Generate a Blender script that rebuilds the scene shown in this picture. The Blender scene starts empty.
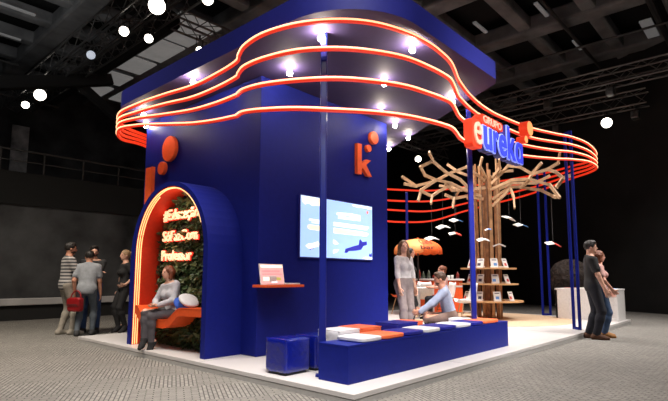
import bpy, bmesh, math, random
import numpy as np
from mathutils import Vector, Matrix
random.seed(7); RNG = np.random.default_rng(7)
PI = math.pi
SC = bpy.context.scene
COL = SC.collection

# ------------------------------------------------------------------ materials
def srgb(r, g, b):
    f = lambda c: (c/255/12.92) if c/255 <= .04045 else ((c/255+.055)/1.055)**2.4
    return (f(r), f(g), f(b), 1)
def mat(name, col, rough=.6, metal=0, emit=None, es=0, noise=0, nscale=20, bump=0, bscale=60, coat=0, spec=.5):
    m = bpy.data.materials.new(name); m.use_nodes = True
    nt = m.node_tree; b = nt.nodes['Principled BSDF']
    b.inputs['Roughness'].default_value = rough; b.inputs['Metallic'].default_value = metal
    b.inputs['Specular IOR Level'].default_value = spec
    if coat: b.inputs['Coat Weight'].default_value = coat; b.inputs['Coat Roughness'].default_value = .12
    b.inputs['Base Color'].default_value = col
    tc = nt.nodes.new('ShaderNodeTexCoord')
    n = nt.nodes.new('ShaderNodeTexNoise'); n.inputs['Scale'].default_value = nscale; n.inputs['Detail'].default_value = 4
    nt.links.new(tc.outputs['Object'], n.inputs['Vector'])
    k = noise if noise else .06
    r = nt.nodes.new('ShaderNodeValToRGB')
    r.color_ramp.elements[0].position = .3; r.color_ramp.elements[1].position = .7
    r.color_ramp.elements[0].color = tuple(c*(1-k) for c in col[:3])+(1,)
    r.color_ramp.elements[1].color = tuple(min(1, c*(1+k)) for c in col[:3])+(1,)
    nt.links.new(n.outputs['Fac'], r.inputs['Fac']); nt.links.new(r.outputs['Color'], b.inputs['Base Color'])
    if bump:
        n2 = nt.nodes.new('ShaderNodeTexNoise'); n2.inputs['Scale'].default_value = bscale; n2.inputs['Detail'].default_value = 3
        nt.links.new(tc.outputs['Object'], n2.inputs['Vector'])
        bp = nt.nodes.new('ShaderNodeBump'); bp.inputs['Strength'].default_value = bump; bp.inputs['Distance'].default_value = .02
        nt.links.new(n2.outputs['Fac'], bp.inputs['Height']); nt.links.new(bp.outputs['Normal'], b.inputs['Normal'])
    if emit is not None:
        b.inputs['Emission Color'].default_value = emit; b.inputs['Emission Strength'].default_value = es
    return m

BLUE = (.022, .03, .40, 1)
M = {}
M['blue'] = mat('blue_paint', (.008, .013, .165, 1), .5, spec=.1)
M['blue_bench'] = mat('blue_laminate', (.007, .014, .19, 1), .42, spec=.12)
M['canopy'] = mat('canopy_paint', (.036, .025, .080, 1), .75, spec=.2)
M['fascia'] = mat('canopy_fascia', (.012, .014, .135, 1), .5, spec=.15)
M['post'] = mat('blue_post_gloss', (.010, .016, .20, 1), .28, spec=.5)
M['vinyl'] = mat('blue_vinyl', (.004, .010, .22, 1), .24, spec=.35, bump=.7, bscale=22, coat=.6)
M['vinyl_cushion'] = mat('blue_cushion_vinyl', (.014, .016, .24, 1), .45, spec=.25, bump=.3, bscale=22)
M['orange'] = mat('orange_lacquer', srgb(232, 92, 40), .45)
M['orange_swing'] = mat('orange_swing_lacquer', srgb(226, 84, 30), .5)
M['orange_cush'] = mat('orange_vinyl', srgb(236, 105, 58), .5, bump=.3, bscale=22)
M['red_lining'] = mat('red_orange_paint', srgb(214, 52, 22), .5)
M['white_cush'] = mat('white_vinyl', srgb(214, 212, 216), .5, bump=.3, bscale=22)
M['white'] = mat('white_laminate', srgb(226, 222, 220), .45)
M['white_plastic'] = mat('white_plastic', srgb(232, 228, 224), .35)
M['deck'] = mat('white_deck', srgb(206, 201, 199), .35, noise=.04, nscale=2)
M['deck_side'] = mat('grey_deck_edge', srgb(176, 173, 170), .5)
M['groove'] = mat('dark_groove', (.06, .06, .06, 1), .8)
M['sand'] = mat('sand_carpet', srgb(196, 168, 138), .9, noise=.12, nscale=30)
M['wood'] = mat('pale_wood', srgb(176, 132, 92), .6, noise=.3, nscale=6)
M['wood_dark'] = mat('brown_wood', srgb(142, 94, 58), .65, noise=.35, nscale=7)
M['wood_mid'] = mat('mid_wood', srgb(190, 148, 108), .6, noise=.25, nscale=9)
M['shelf'] = mat('shelf_wood', srgb(206, 160, 112), .5, noise=.15, nscale=6)
M['branch'] = mat('branch_wood', srgb(186, 150, 114), .65, noise=.25, nscale=8)
M['black'] = mat('black_metal', (.012, .012, .012, 1), .5)
M['grey_metal'] = mat('grey_metal', (.07, .07, .07, 1), .5, metal=.6)
M['truss'] = mat('truss_metal', (.12, .12, .12, 1), .45, metal=.5)
M['concrete'] = mat('dark_concrete', (.145, .15, .155, 1), .9, noise=.4, nscale=1.3)
M['ceil'] = mat('black_ceiling', (.006, .006, .006, 1), .95)
M['lit_coffer'] = mat('lit_coffer_glow', (.3, .3, .3, 1), .6, noise=.3, nscale=1.2, emit=srgb(130, 128, 126), es=.55)  # weak emission stands in for light falling on the coffer concrete
M['drape'] = mat('black_drape', (.042, .043, .045, 1), .95, noise=.7, nscale=1.1)
M['drape_r'] = mat('blackout_wall', (.012, .012, .012, 1), .95, noise=.3, nscale=1)
M['ledge'] = mat('pale_ledge', (.42, .41, .41, 1), .8, noise=.15, nscale=2)
M['neon_core'] = mat('neon_core', (1, .7, .5, 1), .4, emit=(1, .54, .28, 1), es=1.6)
M['neon_band'] = mat('neon_channel', (.35, .02, .005, 1), .5, emit=(1, .04, .010, 1), es=.66)
M['arch_neon'] = mat('arch_neon', (1, .7, .4, 1), .4, emit=(1, .60, .22, 1), es=1.25)
M['text_neon'] = mat('text_neon', (1, .8, .6, 1), .4, emit=(1, .52, .28, 1), es=1.35)
M['text_halo'] = mat('text_backing', (.9, .05, .02, 1), .4, emit=(1, .02, .012, 1), es=.85)
M['lamp'] = mat('lamp_glow', (1, 1, 1, 1), .4, emit=(1, .94, .85, 1), es=30)
M['hall_lamp'] = mat('hall_lamp_glow', (1, 1, 1, 1), .4, emit=(1, .92, .80, 1), es=8)
M['dim_lamp'] = mat('dim_lamp_glow', (1, 1, 1, 1), .4, emit=(.75, .85, 1, 1), es=.5)
M['sign_e'] = mat('sign_face_warm', (.35, .22, .17, 1), .4, emit=(1, .46, .30, 1), es=.62)
M['sign_red'] = mat('sign_red', (.35, .02, .008, 1), .5, emit=(1, .05, .012, 1), es=.55, spec=.15)
M['sign_blue'] = mat('sign_blue', (.02, .03, .4, 1), .5, emit=(.05, .07, .85, 1), es=.6, spec=.15)
M['sign_edge'] = mat('sign_outline', (.2, .25, .6, 1), .5, emit=(.24, .30, 1, 1), es=.65, spec=.15)
M['sign_side'] = mat('sign_navy', (.02, .02, .22, 1), .5)
M['screen'] = mat('screen_glow', (.3, .5, .9, 1), .3, emit=srgb(168, 200, 240), es=1.0)
M['scr_cream'] = mat('screen_cream', (.9, .9, .8, 1), .3, emit=srgb(252, 244, 214), es=1.0)
M['scr_white'] = mat('screen_white', (1, 1, 1, 1), .3, emit=srgb(236, 244, 255), es=1.0)
M['scr_yellow'] = mat('screen_yellow', (1, .9, .5, 1), .3, emit=srgb(244, 234, 206), es=1.0)
M['scr_navy'] = mat('screen_navy', (.05, .05, .4, 1), .3, emit=srgb(34, 36, 150), es=1.0)
M['scr_orange'] = mat('screen_orange', (1, .4, .2, 1), .3, emit=srgb(240, 120, 90), es=1.0)
M['tab_pink'] = mat('tablet_pink', (.5, .3, .3, 1), .3, emit=srgb(244, 176, 170), es=.85)
M['tab_red'] = mat('tablet_red', (1, .4, .4, 1), .3, emit=srgb(226, 110, 110), es=.9)
M['tab_olive'] = mat('tablet_olive', (.5, .5, .2, 1), .3, emit=srgb(166, 150, 60), es=.9)
M['paper'] = mat('paper', srgb(226, 222, 218), .7)
M['paper_red'] = mat('red_print', srgb(206, 62, 48), .6)
M['paper_blue'] = mat('blue_print', srgb(90, 140, 206), .6)
M['paper_dark'] = mat('dark_print', srgb(70, 60, 80), .6)
M['wire'] = mat('wire', (.08, .08, .08, 1), .5)
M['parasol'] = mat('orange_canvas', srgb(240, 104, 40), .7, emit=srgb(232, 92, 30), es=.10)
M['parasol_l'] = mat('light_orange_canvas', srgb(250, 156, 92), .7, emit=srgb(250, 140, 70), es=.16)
M['print_brown'] = mat('brown_print', srgb(92, 34, 20), .7)
M['leaf'] = mat('leaf_green', (.045, .085, .022, 1), .55, noise=.5, nscale=3)
M['leaf2'] = mat('leaf_olive', (.11, .12, .035, 1), .55, noise=.5, nscale=3)
M['leaf3'] = mat('leaf_brown', (.07, .06, .035, 1), .6, noise=.5, nscale=3)
M['soil'] = mat('soil', (.012, .014, .008, 1), .9)
M['ball'] = mat('dark_brown_bark', (.018, .010, .007, 1), .85, noise=.5, nscale=12)
M['bottle'] = mat('bottle_glass', (.05, .06, .04, 1), .12, coat=.4)
M['bottle_red'] = mat('red_bottle', srgb(120, 40, 32), .2, coat=.4)
M['bag'] = mat('red_leather', srgb(138, 14, 20), .4, bump=.15)
M['eye'] = mat('eye_dark', (.02, .015, .012, 1), .3)
M['lip'] = mat('lips', srgb(168, 84, 76), .5)

def stripe_mat(name, a, b, scale):
    m = mat(name, a, .8); nt = m.node_tree; bs = nt.nodes['Principled BSDF']
    tc = nt.nodes.new('ShaderNodeTexCoord'); sp = nt.nodes.new('ShaderNodeSeparateXYZ')
    mu = nt.nodes.new('ShaderNodeMath'); mu.operation = 'MULTIPLY'; mu.inputs[1].default_value = scale
    fr = nt.nodes.new('ShaderNodeMath'); fr.operation = 'FRACT'
    r = nt.nodes.new('ShaderNodeValToRGB'); r.color_ramp.interpolation = 'CONSTANT'
    r.color_ramp.elements[0].color = a; r.color_ramp.elements[1].position = .5; r.color_ramp.elements[1].color = b
    L = nt.links
    L.new(tc.outputs['Object'], sp.inputs[0]); L.new(sp.outputs['Z'], mu.inputs[0]); L.new(mu.outputs[0], fr.inputs[0])
    L.new(fr.outputs[0], r.inputs['Fac']); L.new(r.outputs['Color'], bs.inputs['Base Color'])
    return m

def carpet_mat():
    # woven carpet: blocks of slanted dashes whose slant flips from block to block
    m = bpy.data.materials.new('woven_carpet'); m.use_nodes = True
    nt = m.node_tree; N = nt.nodes; L = nt.links; b = N['Principled BSDF']
    b.inputs['Roughness'].default_value = .9; b.inputs['Specular IOR Level'].default_value = .2
    tc = N.new('ShaderNodeTexCoord')
    def waves(rot, sc):
        mp = N.new('ShaderNodeMapping'); mp.inputs['Rotation'].default_value = (0, 0, rot)
        L.new(tc.outputs['Object'], mp.inputs['Vector'])
        br = N.new('ShaderNodeTexBrick'); br.inputs['Scale'].default_value = sc
        br.inputs['Mortar Size'].default_value = .022; br.inputs['Mortar Smooth'].default_value = .15
        br.inputs['Brick Width'].default_value = .5; br.inputs['Row Height'].default_value = .15
        br.inputs['Color1'].default_value = (.29, .28, .262, 1); br.inputs['Color2'].default_value = (.23, .222, .21, 1)
        br.inputs['Mortar'].default_value = (.085, .082, .078, 1)
        L.new(mp.outputs['Vector'], br.inputs['Vector']); return br
    w1 = waves(math.radians(30), 3.6); w2 = waves(math.radians(120), 3.6)
    ck = N.new('ShaderNodeTexChecker'); ck.inputs['Scale'].default_value = 1.6
    mp = N.new('ShaderNodeMapping'); mp.inputs['Rotation'].default_value = (0, 0, math.radians(30))
    L.new(tc.outputs['Object'], mp.inputs['Vector']); L.new(mp.outputs['Vector'], ck.inputs['Vector'])
    mx = N.new('ShaderNodeMixRGB'); L.new(ck.outputs['Fac'], mx.inputs['Fac'])
    L.new(w1.outputs['Color'], mx.inputs['Color1']); L.new(w2.outputs['Color'], mx.inputs['Color2'])
    ns = N.new('ShaderNodeTexNoise'); ns.inputs['Scale'].default_value = .6; ns.inputs['Detail'].default_value = 6
    L.new(tc.outputs['Object'], ns.inputs['Vector'])
    rp = N.new('ShaderNodeValToRGB'); rp.color_ramp.elements[0].color = (.7, .68, .66, 1); rp.color_ramp.elements[1].color = (1.15, 1.12, 1.08, 1)
    L.new(ns.outputs['Fac'], rp.inputs['Fac'])
    mu = N.new('ShaderNodeMixRGB'); mu.blend_type = 'MULTIPLY'; mu.inputs['Fac'].default_value = 1
    L.new(mx.outputs['Color'], mu.inputs['Color1']); L.new(rp.outputs['Color'], mu.inputs['Color2'])
    L.new(mu.outputs['Color'], b.inputs['Base Color'])
    return m
M['carpet'] = carpet_mat()

# ------------------------------------------------------------------ object helpers
def link(o): COL.objects.link(o); return o
def tag(o, label=None, cat=None, group=None, kind=None):
    if label: o['label'] = label
    if cat: o['category'] = cat
    if group: o['group'] = group
    if kind: o['kind'] = kind
    return o
def thing(name, label, cat, loc=(0, 0, 0), rz=0, group=None):
    o = bpy.data.objects.new(name, None); link(o); o.empty_display_size = .1
    o.location = loc; o.rotation_euler = (0, 0, rz)
    return tag(o, label, cat, group)
def obj(name, bm, material, parent=None, smooth=False, world=False):
    """one mesh object; world=True: the mesh was drawn in world coordinates (un-rotated parent)"""
    if not isinstance(bm, bpy.types.Mesh):
        bmesh.ops.recalc_face_normals(bm, faces=bm.faces)
        me = bpy.data.meshes.new(name); bm.to_mesh(me); bm.free()
    else: me = bm; me.name = name
    ms = material if isinstance(material, (list, tuple)) else [material]
    for m_ in ms: me.materials.append(m_)
    if smooth:
        for p in me.polygons: p.use_smooth = True
    o = bpy.data.objects.new(name, me); link(o)
    if parent is not None:
        o.parent = parent
        if world:
            l = Vector(parent.location)
            q = parent.parent
            while q is not None: l = l + Vector(q.location); q = q.parent
            me.transform(Matrix.Translation(-l))
    return o
def struct(name, bm, material, smooth=False):
    return tag(obj(name, bm, material, smooth=smooth), kind='structure')
def rebase(o):
    """move a single-mesh thing's origin to the middle of its base"""
    me = o.data; co = np.empty(len(me.vertices)*3); me.vertices.foreach_get('co', co); co = co.reshape(-1, 3)
    c = (co.min(0)+co.max(0))/2; c[2] = co[:, 2].min()
    me.transform(Matrix.Translation(-Vector(c))); o.location = Vector(o.location)+Vector(c)
    return o
def copy_tree(o, parent=None):
    c = o.copy(); link(c)
    if parent is not None: c.parent = parent
    for ch in list(o.children): copy_tree(ch, c)
    return c

def box(bm, c, s, bevel=0, rot=None, seg=2, mi=0):
    r = bmesh.ops.create_cube(bm, size=1); vs = r['verts']
    bmesh.ops.scale(bm, vec=s, verts=vs)
    fs = list({f for v in vs for f in v.link_faces})
    for f in fs: f.material_index = mi
    if bevel:
        es = list({e for v in vs for e in v.link_edges})
        g = bmesh.ops.bevel(bm, geom=es, offset=bevel, segments=seg, profile=.5, affect='EDGES')
        vs = list({v for f in g['faces'] for v in f.verts} | {v for v in vs if v.is_valid})
    if rot is not None: bmesh.ops.transform(bm, matrix=(rot if isinstance(rot, Matrix) else Matrix.Rotation(rot, 4, 'Z')), verts=vs)
    bmesh.ops.translate(bm, vec=c, verts=vs)
    return vs
def BOX(c, s, bevel=0, rot=None, seg=2):
    bm = bmesh.new(); box(bm, c, s, bevel, rot, seg); return bm
def frame_at(d):
    d = Vector(d).normalized(); up = Vector((0, 0, 1)) if abs(d.z) < .95 else Vector((1, 0, 0))
    x = d.cross(up).normalized(); y = x.cross(d).normalized(); return x, y
def sweep(bm, pts, prof, closed=False, caps=True, fixed_up=True, mi=0):
    """sweep a closed 2-D profile (a = sideways, b = up) along points"""
    n = len(pts); rings = []
    P = [Vector(p) for p in pts]
    for i in range(n):
        a = P[(i-1) % n] if (closed or i > 0) else P[i]; b = P[(i+1) % n] if (closed or i < n-1) else P[i]
        x, y = frame_at(b-a)
        rings.append([bm.verts.new(P[i]+x*u+y*v) for u, v in prof])
    m = len(prof)
    for i in range(n if closed else n-1):
        A, B = rings[i], rings[(i+1) % n]
        for k in range(m):
            f = bm.faces.new((A[k], A[(k+1) % m], B[(k+1) % m], B[k])); f.material_index = mi
    if caps and not closed:
        bm.faces.new(rings[0]); bm.faces.new(rings[-1][::-1])
def circle(r, n=8): return [(r*math.cos(2*PI*k/n), r*math.sin(2*PI*k/n)) for k in range(n)]
def tube(bm, pts, r, n=8, closed=False): sweep(bm, pts, circle(r, n), closed)
def TUBE(pts, r, n=8, closed=False):
    bm = bmesh.new(); tube(bm, pts, r, n, closed); return bm
def BAR(p0, p1, w, h):
    bm = bmesh.new(); sweep(bm, [p0, p1], [(-w/2, -h/2), (w/2, -h/2), (w/2, h/2), (-w/2, h/2)]); return bm
def bar(bm, p0, p1, w, h): sweep(bm, [p0, p1], [(-w/2, -h/2), (w/2, -h/2), (w/2, h/2), (-w/2, h/2)])
def prism(bm, poly, d0, d1, f):
    """poly in 2-D, extruded from d0 to d1; f(u,v,d) -> 3-D"""
    A = [bm.verts.new(f(u, v, d0)) for u, v in poly]; B = [bm.verts.new(f(u, v, d1)) for u, v in poly]
    n = len(poly)
    bm.faces.new(A); bm.faces.new(B[::-1])
    for k in range(n): bm.faces.new((A[k], B[k], B[(k+1) % n], A[(k+1) % n]))
def PRISM(poly, d0, d1, f):
    bm = bmesh.new(); prism(bm, poly, d0, d1, f); return bm
fXY = lambda u, v, d: (u, v, d)
fXZ = lambda u, v, d: (u, d, v)
fYZ = lambda u, v, d: (d, u, v)
def lathe(bm, prof, c=(0, 0, 0), n=24):
    rings = []
    for r, z in prof:
        rings.append([bm.verts.new((c[0]+r*math.cos(2*PI*k/n), c[1]+r*math.sin(2*PI*k/n), c[2]+z)) for k in range(n)])
    for A, B in zip(rings, rings[1:]):
        for k in range(n): bm.faces.new((A[k], A[(k+1) % n], B[(k+1) % n], B[k]))
    bm.faces.new(rings[0][::-1]); bm.faces.new(rings[-1])
def LATHE(prof, c=(0, 0, 0), n=24):
    bm = bmesh.new(); lathe(bm, prof, c, n); return bm
def SPHERE(c, r, sc=(1, 1, 1), seg=16):
    bm = bmesh.new(); g = bmesh.ops.create_uvsphere(bm, u_segments=seg, v_segments=max(6, seg//2), radius=r)
    bmesh.ops.scale(bm, vec=sc, verts=g['verts']); bmesh.ops.translate(bm, vec=c, verts=g['verts']); return bm
def puffy(c, s, e=5.0, seg=14, wob=0, seed=0):
    """a soft upholstered block: super-ellipsoid"""
    bm = bmesh.new(); bmesh.ops.create_cube(bm, size=2)
    bmesh.ops.subdivide_edges(bm, edges=bm.edges[:], cuts=seg, use_grid_fill=True)
    rr = random.Random(seed); ph = [rr.uniform(0, 6.28) for _ in range(6)]
    for v in bm.verts:
        x, y, z = v.co; k = (abs(x)**e+abs(y)**e+abs(z)**e)**(1/e)
        n = Vector((x/k, y/k, z/k))
        w = 1+wob*(math.sin(5*x+ph[0])*math.sin(6*y+ph[1])+.6*math.sin(9*z+ph[2]+3*x)*math.sin(8*y+ph[3]))
        v.co = Vector((n.x*s[0]/2*w, n.y*s[1]/2*w, n.z*s[2]/2*w))+Vector(c)
    return bm
def catmull(pts, k=8, closed=True):
    P = [np.array(p, float) for p in pts]; n = len(P); out = []
    for i in range(n if closed else n-1):
        p0, p1, p2, p3 = (P[(i-1) % n] if closed or i > 0 else P[i]), P[i], P[(i+1) % n], (P[(i+2) % n] if closed or i < n-2 else P[(i+1) % n])
        for j in range(k):
            t = j/k
            out.append(.5*((2*p1)+(-p0+p2)*t+(2*p0-5*p1+4*p2-p3)*t*t+(-p0+3*p1-3*p2+p3)*t**3))
    if not closed: out.append(P[-1])
    return out
def text_mesh(s, size, depth=.02, bold=0, bev=0, align='LEFT', squeeze=1):
    cu = bpy.data.curves.new('t', 'FONT'); cu.body = s; cu.size = size; cu.extrude = depth/2; cu.offset = bold
    cu.bevel_depth = bev; cu.align_x = align; cu.resolution_u = 4
    o = bpy.data.objects.new('t', cu); link(o)
    dg = bpy.context.evaluated_depsgraph_get(); dg.update()
    me = bpy.data.meshes.new_from_object(o.evaluated_get(dg)); bpy.data.objects.remove(o); bpy.data.curves.remove(cu)
    me.materials.clear()
    if squeeze != 1: me.transform(Matrix.Diagonal((squeeze, 1, 1, 1)))
    return me
def bounds(me):
    co = np.empty(len(me.vertices)*3); me.vertices.foreach_get('co', co); co = co.reshape(-1, 3); return co.min(0), co.max(0)
# text planes: facing -Y (reads along +X) and facing -X (reads along -Y)
FACE_Y = Matrix(((1, 0, 0, 0), (0, 0, -1, 0), (0, 1, 0, 0), (0, 0, 0, 1)))
FACE_X = Matrix(((0, 0, -1, 0), (-1, 0, 0, 0), (0, 1, 0, 0), (0, 0, 0, 1)))

# ------------------------------------------------------------------ camera
CAM = Vector((-3.398, -2.839, 1.12))
yaw, pit, rol = .83454733, .11275476, .00351249
fw = Vector((math.sin(yaw), math.cos(yaw), 0)); rt = Vector((math.cos(yaw), -math.sin(yaw), 0)); up = Vector((0, 0, 1))
F = fw*math.cos(pit)+up*math.sin(pit); U0 = up*math.cos(pit)-fw*math.sin(pit)
Rr = rt*math.cos(rol)+U0*math.sin(rol); Uu = -rt*math.sin(rol)+U0*math.cos(rol)
cd = bpy.data.cameras.new('camera'); cam = bpy.data.objects.new('camera', cd); link(cam)
mw = Matrix((Rr, Uu, -F)).transposed().to_4x4(); mw.translation = CAM; cam.matrix_world = mw
cd.sensor_width = 36; cd.lens = 494.56/668*36; cd.shift_y = 19.65/668; cd.clip_start = .05; cd.clip_end = 200
SC.camera = cam
# ------------------------------------------------------------------ smooth solid bodies (signed distance field -> surface nets)
def cone(a, b, ra, rb, k=.02, flat=None): return ('c', np.array(a, float), np.array(b, float), ra, rb, k, flat)
def ell(c, r, k=.02, R=None): return ('e', np.array(c, float), np.array(r, float), R, None, k, None)
def cut(p, n): return ('p', np.array(p, float), np.array(n, float), None, None, 0, None)
def sub(c, r): return ('s', np.array(c, float), np.array(r, float), None, None, 0, None)
def _ell(P, c, r, R):
    q = P-c
    if R is not None: q = q@R
    k0 = np.sqrt(((q/r)**2).sum(-1)); k1 = np.sqrt(((q/(r*r))**2).sum(-1))+1e-9
    return k0*(k0-1)/k1
def surface(prims, vox=.009):
    lo = np.full(3, 1e9); hi = -lo
    for t, a, b, ra, rb, k, fl in prims:
        if t == 'c':
            r = max(ra, rb); lo = np.minimum(lo, np.minimum(a, b)-r); hi = np.maximum(hi, np.maximum(a, b)+r)
        elif t == 'e': r = max(b); lo = np.minimum(lo, a-r); hi = np.maximum(hi, a+r)
    lo -= 3*vox; hi += 3*vox
    n = np.ceil((hi-lo)/vox).astype(int)+1
    D = np.full(n, 1.0, np.float32)
    ax = [lo[i]+vox*np.arange(n[i]) for i in range(3)]
    for t, a, b, ra, rb, k, fl in prims:
        if t in 'ce':
            if t == 'c': r = max(ra, rb); l = np.minimum(a, b)-r; h = np.maximum(a, b)+r
            else: r = max(b); l = a-r; h = a+r
            m = k+2*vox
            i0 = np.maximum(((l-m-lo)/vox).astype(int), 0); i1 = np.minimum(np.ceil((h+m-lo)/vox).astype(int)+1, n)
            s = tuple(slice(i0[i], i1[i]) for i in range(3))
        else: s = (slice(None),)*3
        G = np.stack(np.meshgrid(*[ax[i][s[i]] for i in range(3)], indexing='ij'), -1)
        if t == 'c':
            v = b-a; q = G-a
            if fl is not None: q = q@fl; v = v@fl       # squash: distances measured in a stretched frame
            hh = np.clip((q@v)/max(v@v, 1e-9), 0, 1)
            d = np.sqrt(((q-hh[..., None]*v)**2).sum(-1))-(ra+(rb-ra)*hh)
        elif t == 'e': d = _ell(G, a, b, ra)
        elif t == 'p': D = np.maximum(D, (G-a)@b); continue
        else: D = np.maximum(D, -_ell(G, a, b, None)); continue
        o = D[s]; h = np.maximum(k-np.abs(o-d), 0)/max(k, 1e-6)
        D[s] = np.minimum(o, d)-h*h*k*.25
    # surface nets
    S = D < 0
    c = np.zeros(np.array(n)-1, np.int8)
    off = [(i, j, k) for i in (0, 1) for j in (0, 1) for k in (0, 1)]
    sl = lambda o, A: A[o[0]:A.shape[0]-1+o[0], o[1]:A.shape[1]-1+o[1], o[2]:A.shape[2]-1+o[2]]
    for o in off: c += sl(o, S)
    act = (c > 0) & (c < 8)
    idx = np.argwhere(act); vid = np.full(c.shape, -1, np.int64); vid[act] = np.arange(len(idx))
    acc = np.zeros((len(idx), 3)); cnt = np.zeros(len(idx))
    vals = {o: D[idx[:, 0]+o[0], idx[:, 1]+o[1], idx[:, 2]+o[2]] for o in off}
    for o in off:
        for axi in range(3):
            if o[axi]: continue
            o2 = tuple(1 if i == axi else o[i] for i in range(3))
            a, b = vals[o], vals[o2]; m = (a < 0) != (b < 0)
            t = np.where(m, a/np.where(m, a-b, 1), 0)
            p = np.tile(np.array(o, float), (len(idx), 1)); p[:, axi] = t
            acc[m] += p[m]; cnt[m] += 1
    V = lo+(idx+acc/cnt[:, None])*vox
    faces = []
    for axi in range(3):
        u, w = (axi+1) % 3, (axi+2) % 3
        A = np.take(S, range(0, n[axi]-1), axis=axi); B = np.take(S, range(1, n[axi]), axis=axi)
        e = np.argwhere(A != B)
        e = e[(e[:, u] > 0) & (e[:, w] > 0) & (e[:, u] < n[u]-1) & (e[:, w] < n[w]-1)]
        inn = A[e[:, 0], e[:, 1], e[:, 2]]
        def cell(du, dw):
            q = e.copy(); q[:, u] -= du; q[:, w] -= dw; return vid[q[:, 0], q[:, 1], q[:, 2]]
        f = np.stack([cell(0, 0), cell(1, 0), cell(1, 1), cell(0, 1)], 1)
        f[~inn] = f[~inn][:, ::-1]
        faces.append(f)
    Fc = np.concatenate(faces); Fc = Fc[(Fc >= 0).all(1)]
    me = bpy.data.meshes.new('surf')
    me.vertices.add(len(V)); me.vertices.foreach_set('co', V.astype(np.float32).ravel())
    me.loops.add(len(Fc)*4); me.loops.foreach_set('vertex_index', Fc.astype(np.int32).ravel())
    me.polygons.add(len(Fc)); me.polygons.foreach_set('loop_start', np.arange(0, len(Fc)*4, 4, dtype=np.int32))
    me.update(calc_edges=True); me.validate()
    for p in me.polygons: p.use_smooth = True
    return me

def nrm(v): v = np.array(v, float); return v/max(np.linalg.norm(v), 1e-9)
def ik(a, t, la, lb, pole):
    a, t = np.array(a, float), np.array(t, float); v = t-a; d = np.linalg.norm(v); m = (la+lb)*.998
    if d > m: t = a+v/d*m; d = m
    x = nrm(t-a); al = (la*la-lb*lb+d*d)/(2*d); h = math.sqrt(max(la*la-al*al, 0))
    p = np.array(pole, float); p = nrm(p-x*(p@x))
    return a+x*al+p*h, t
def squash(dirn, f):
    """matrix that stretches space along dirn by f (so solids get thinner there)"""
    d = nrm(dirn); return np.eye(3)+(f-1)*np.outer(d, d)

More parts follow.
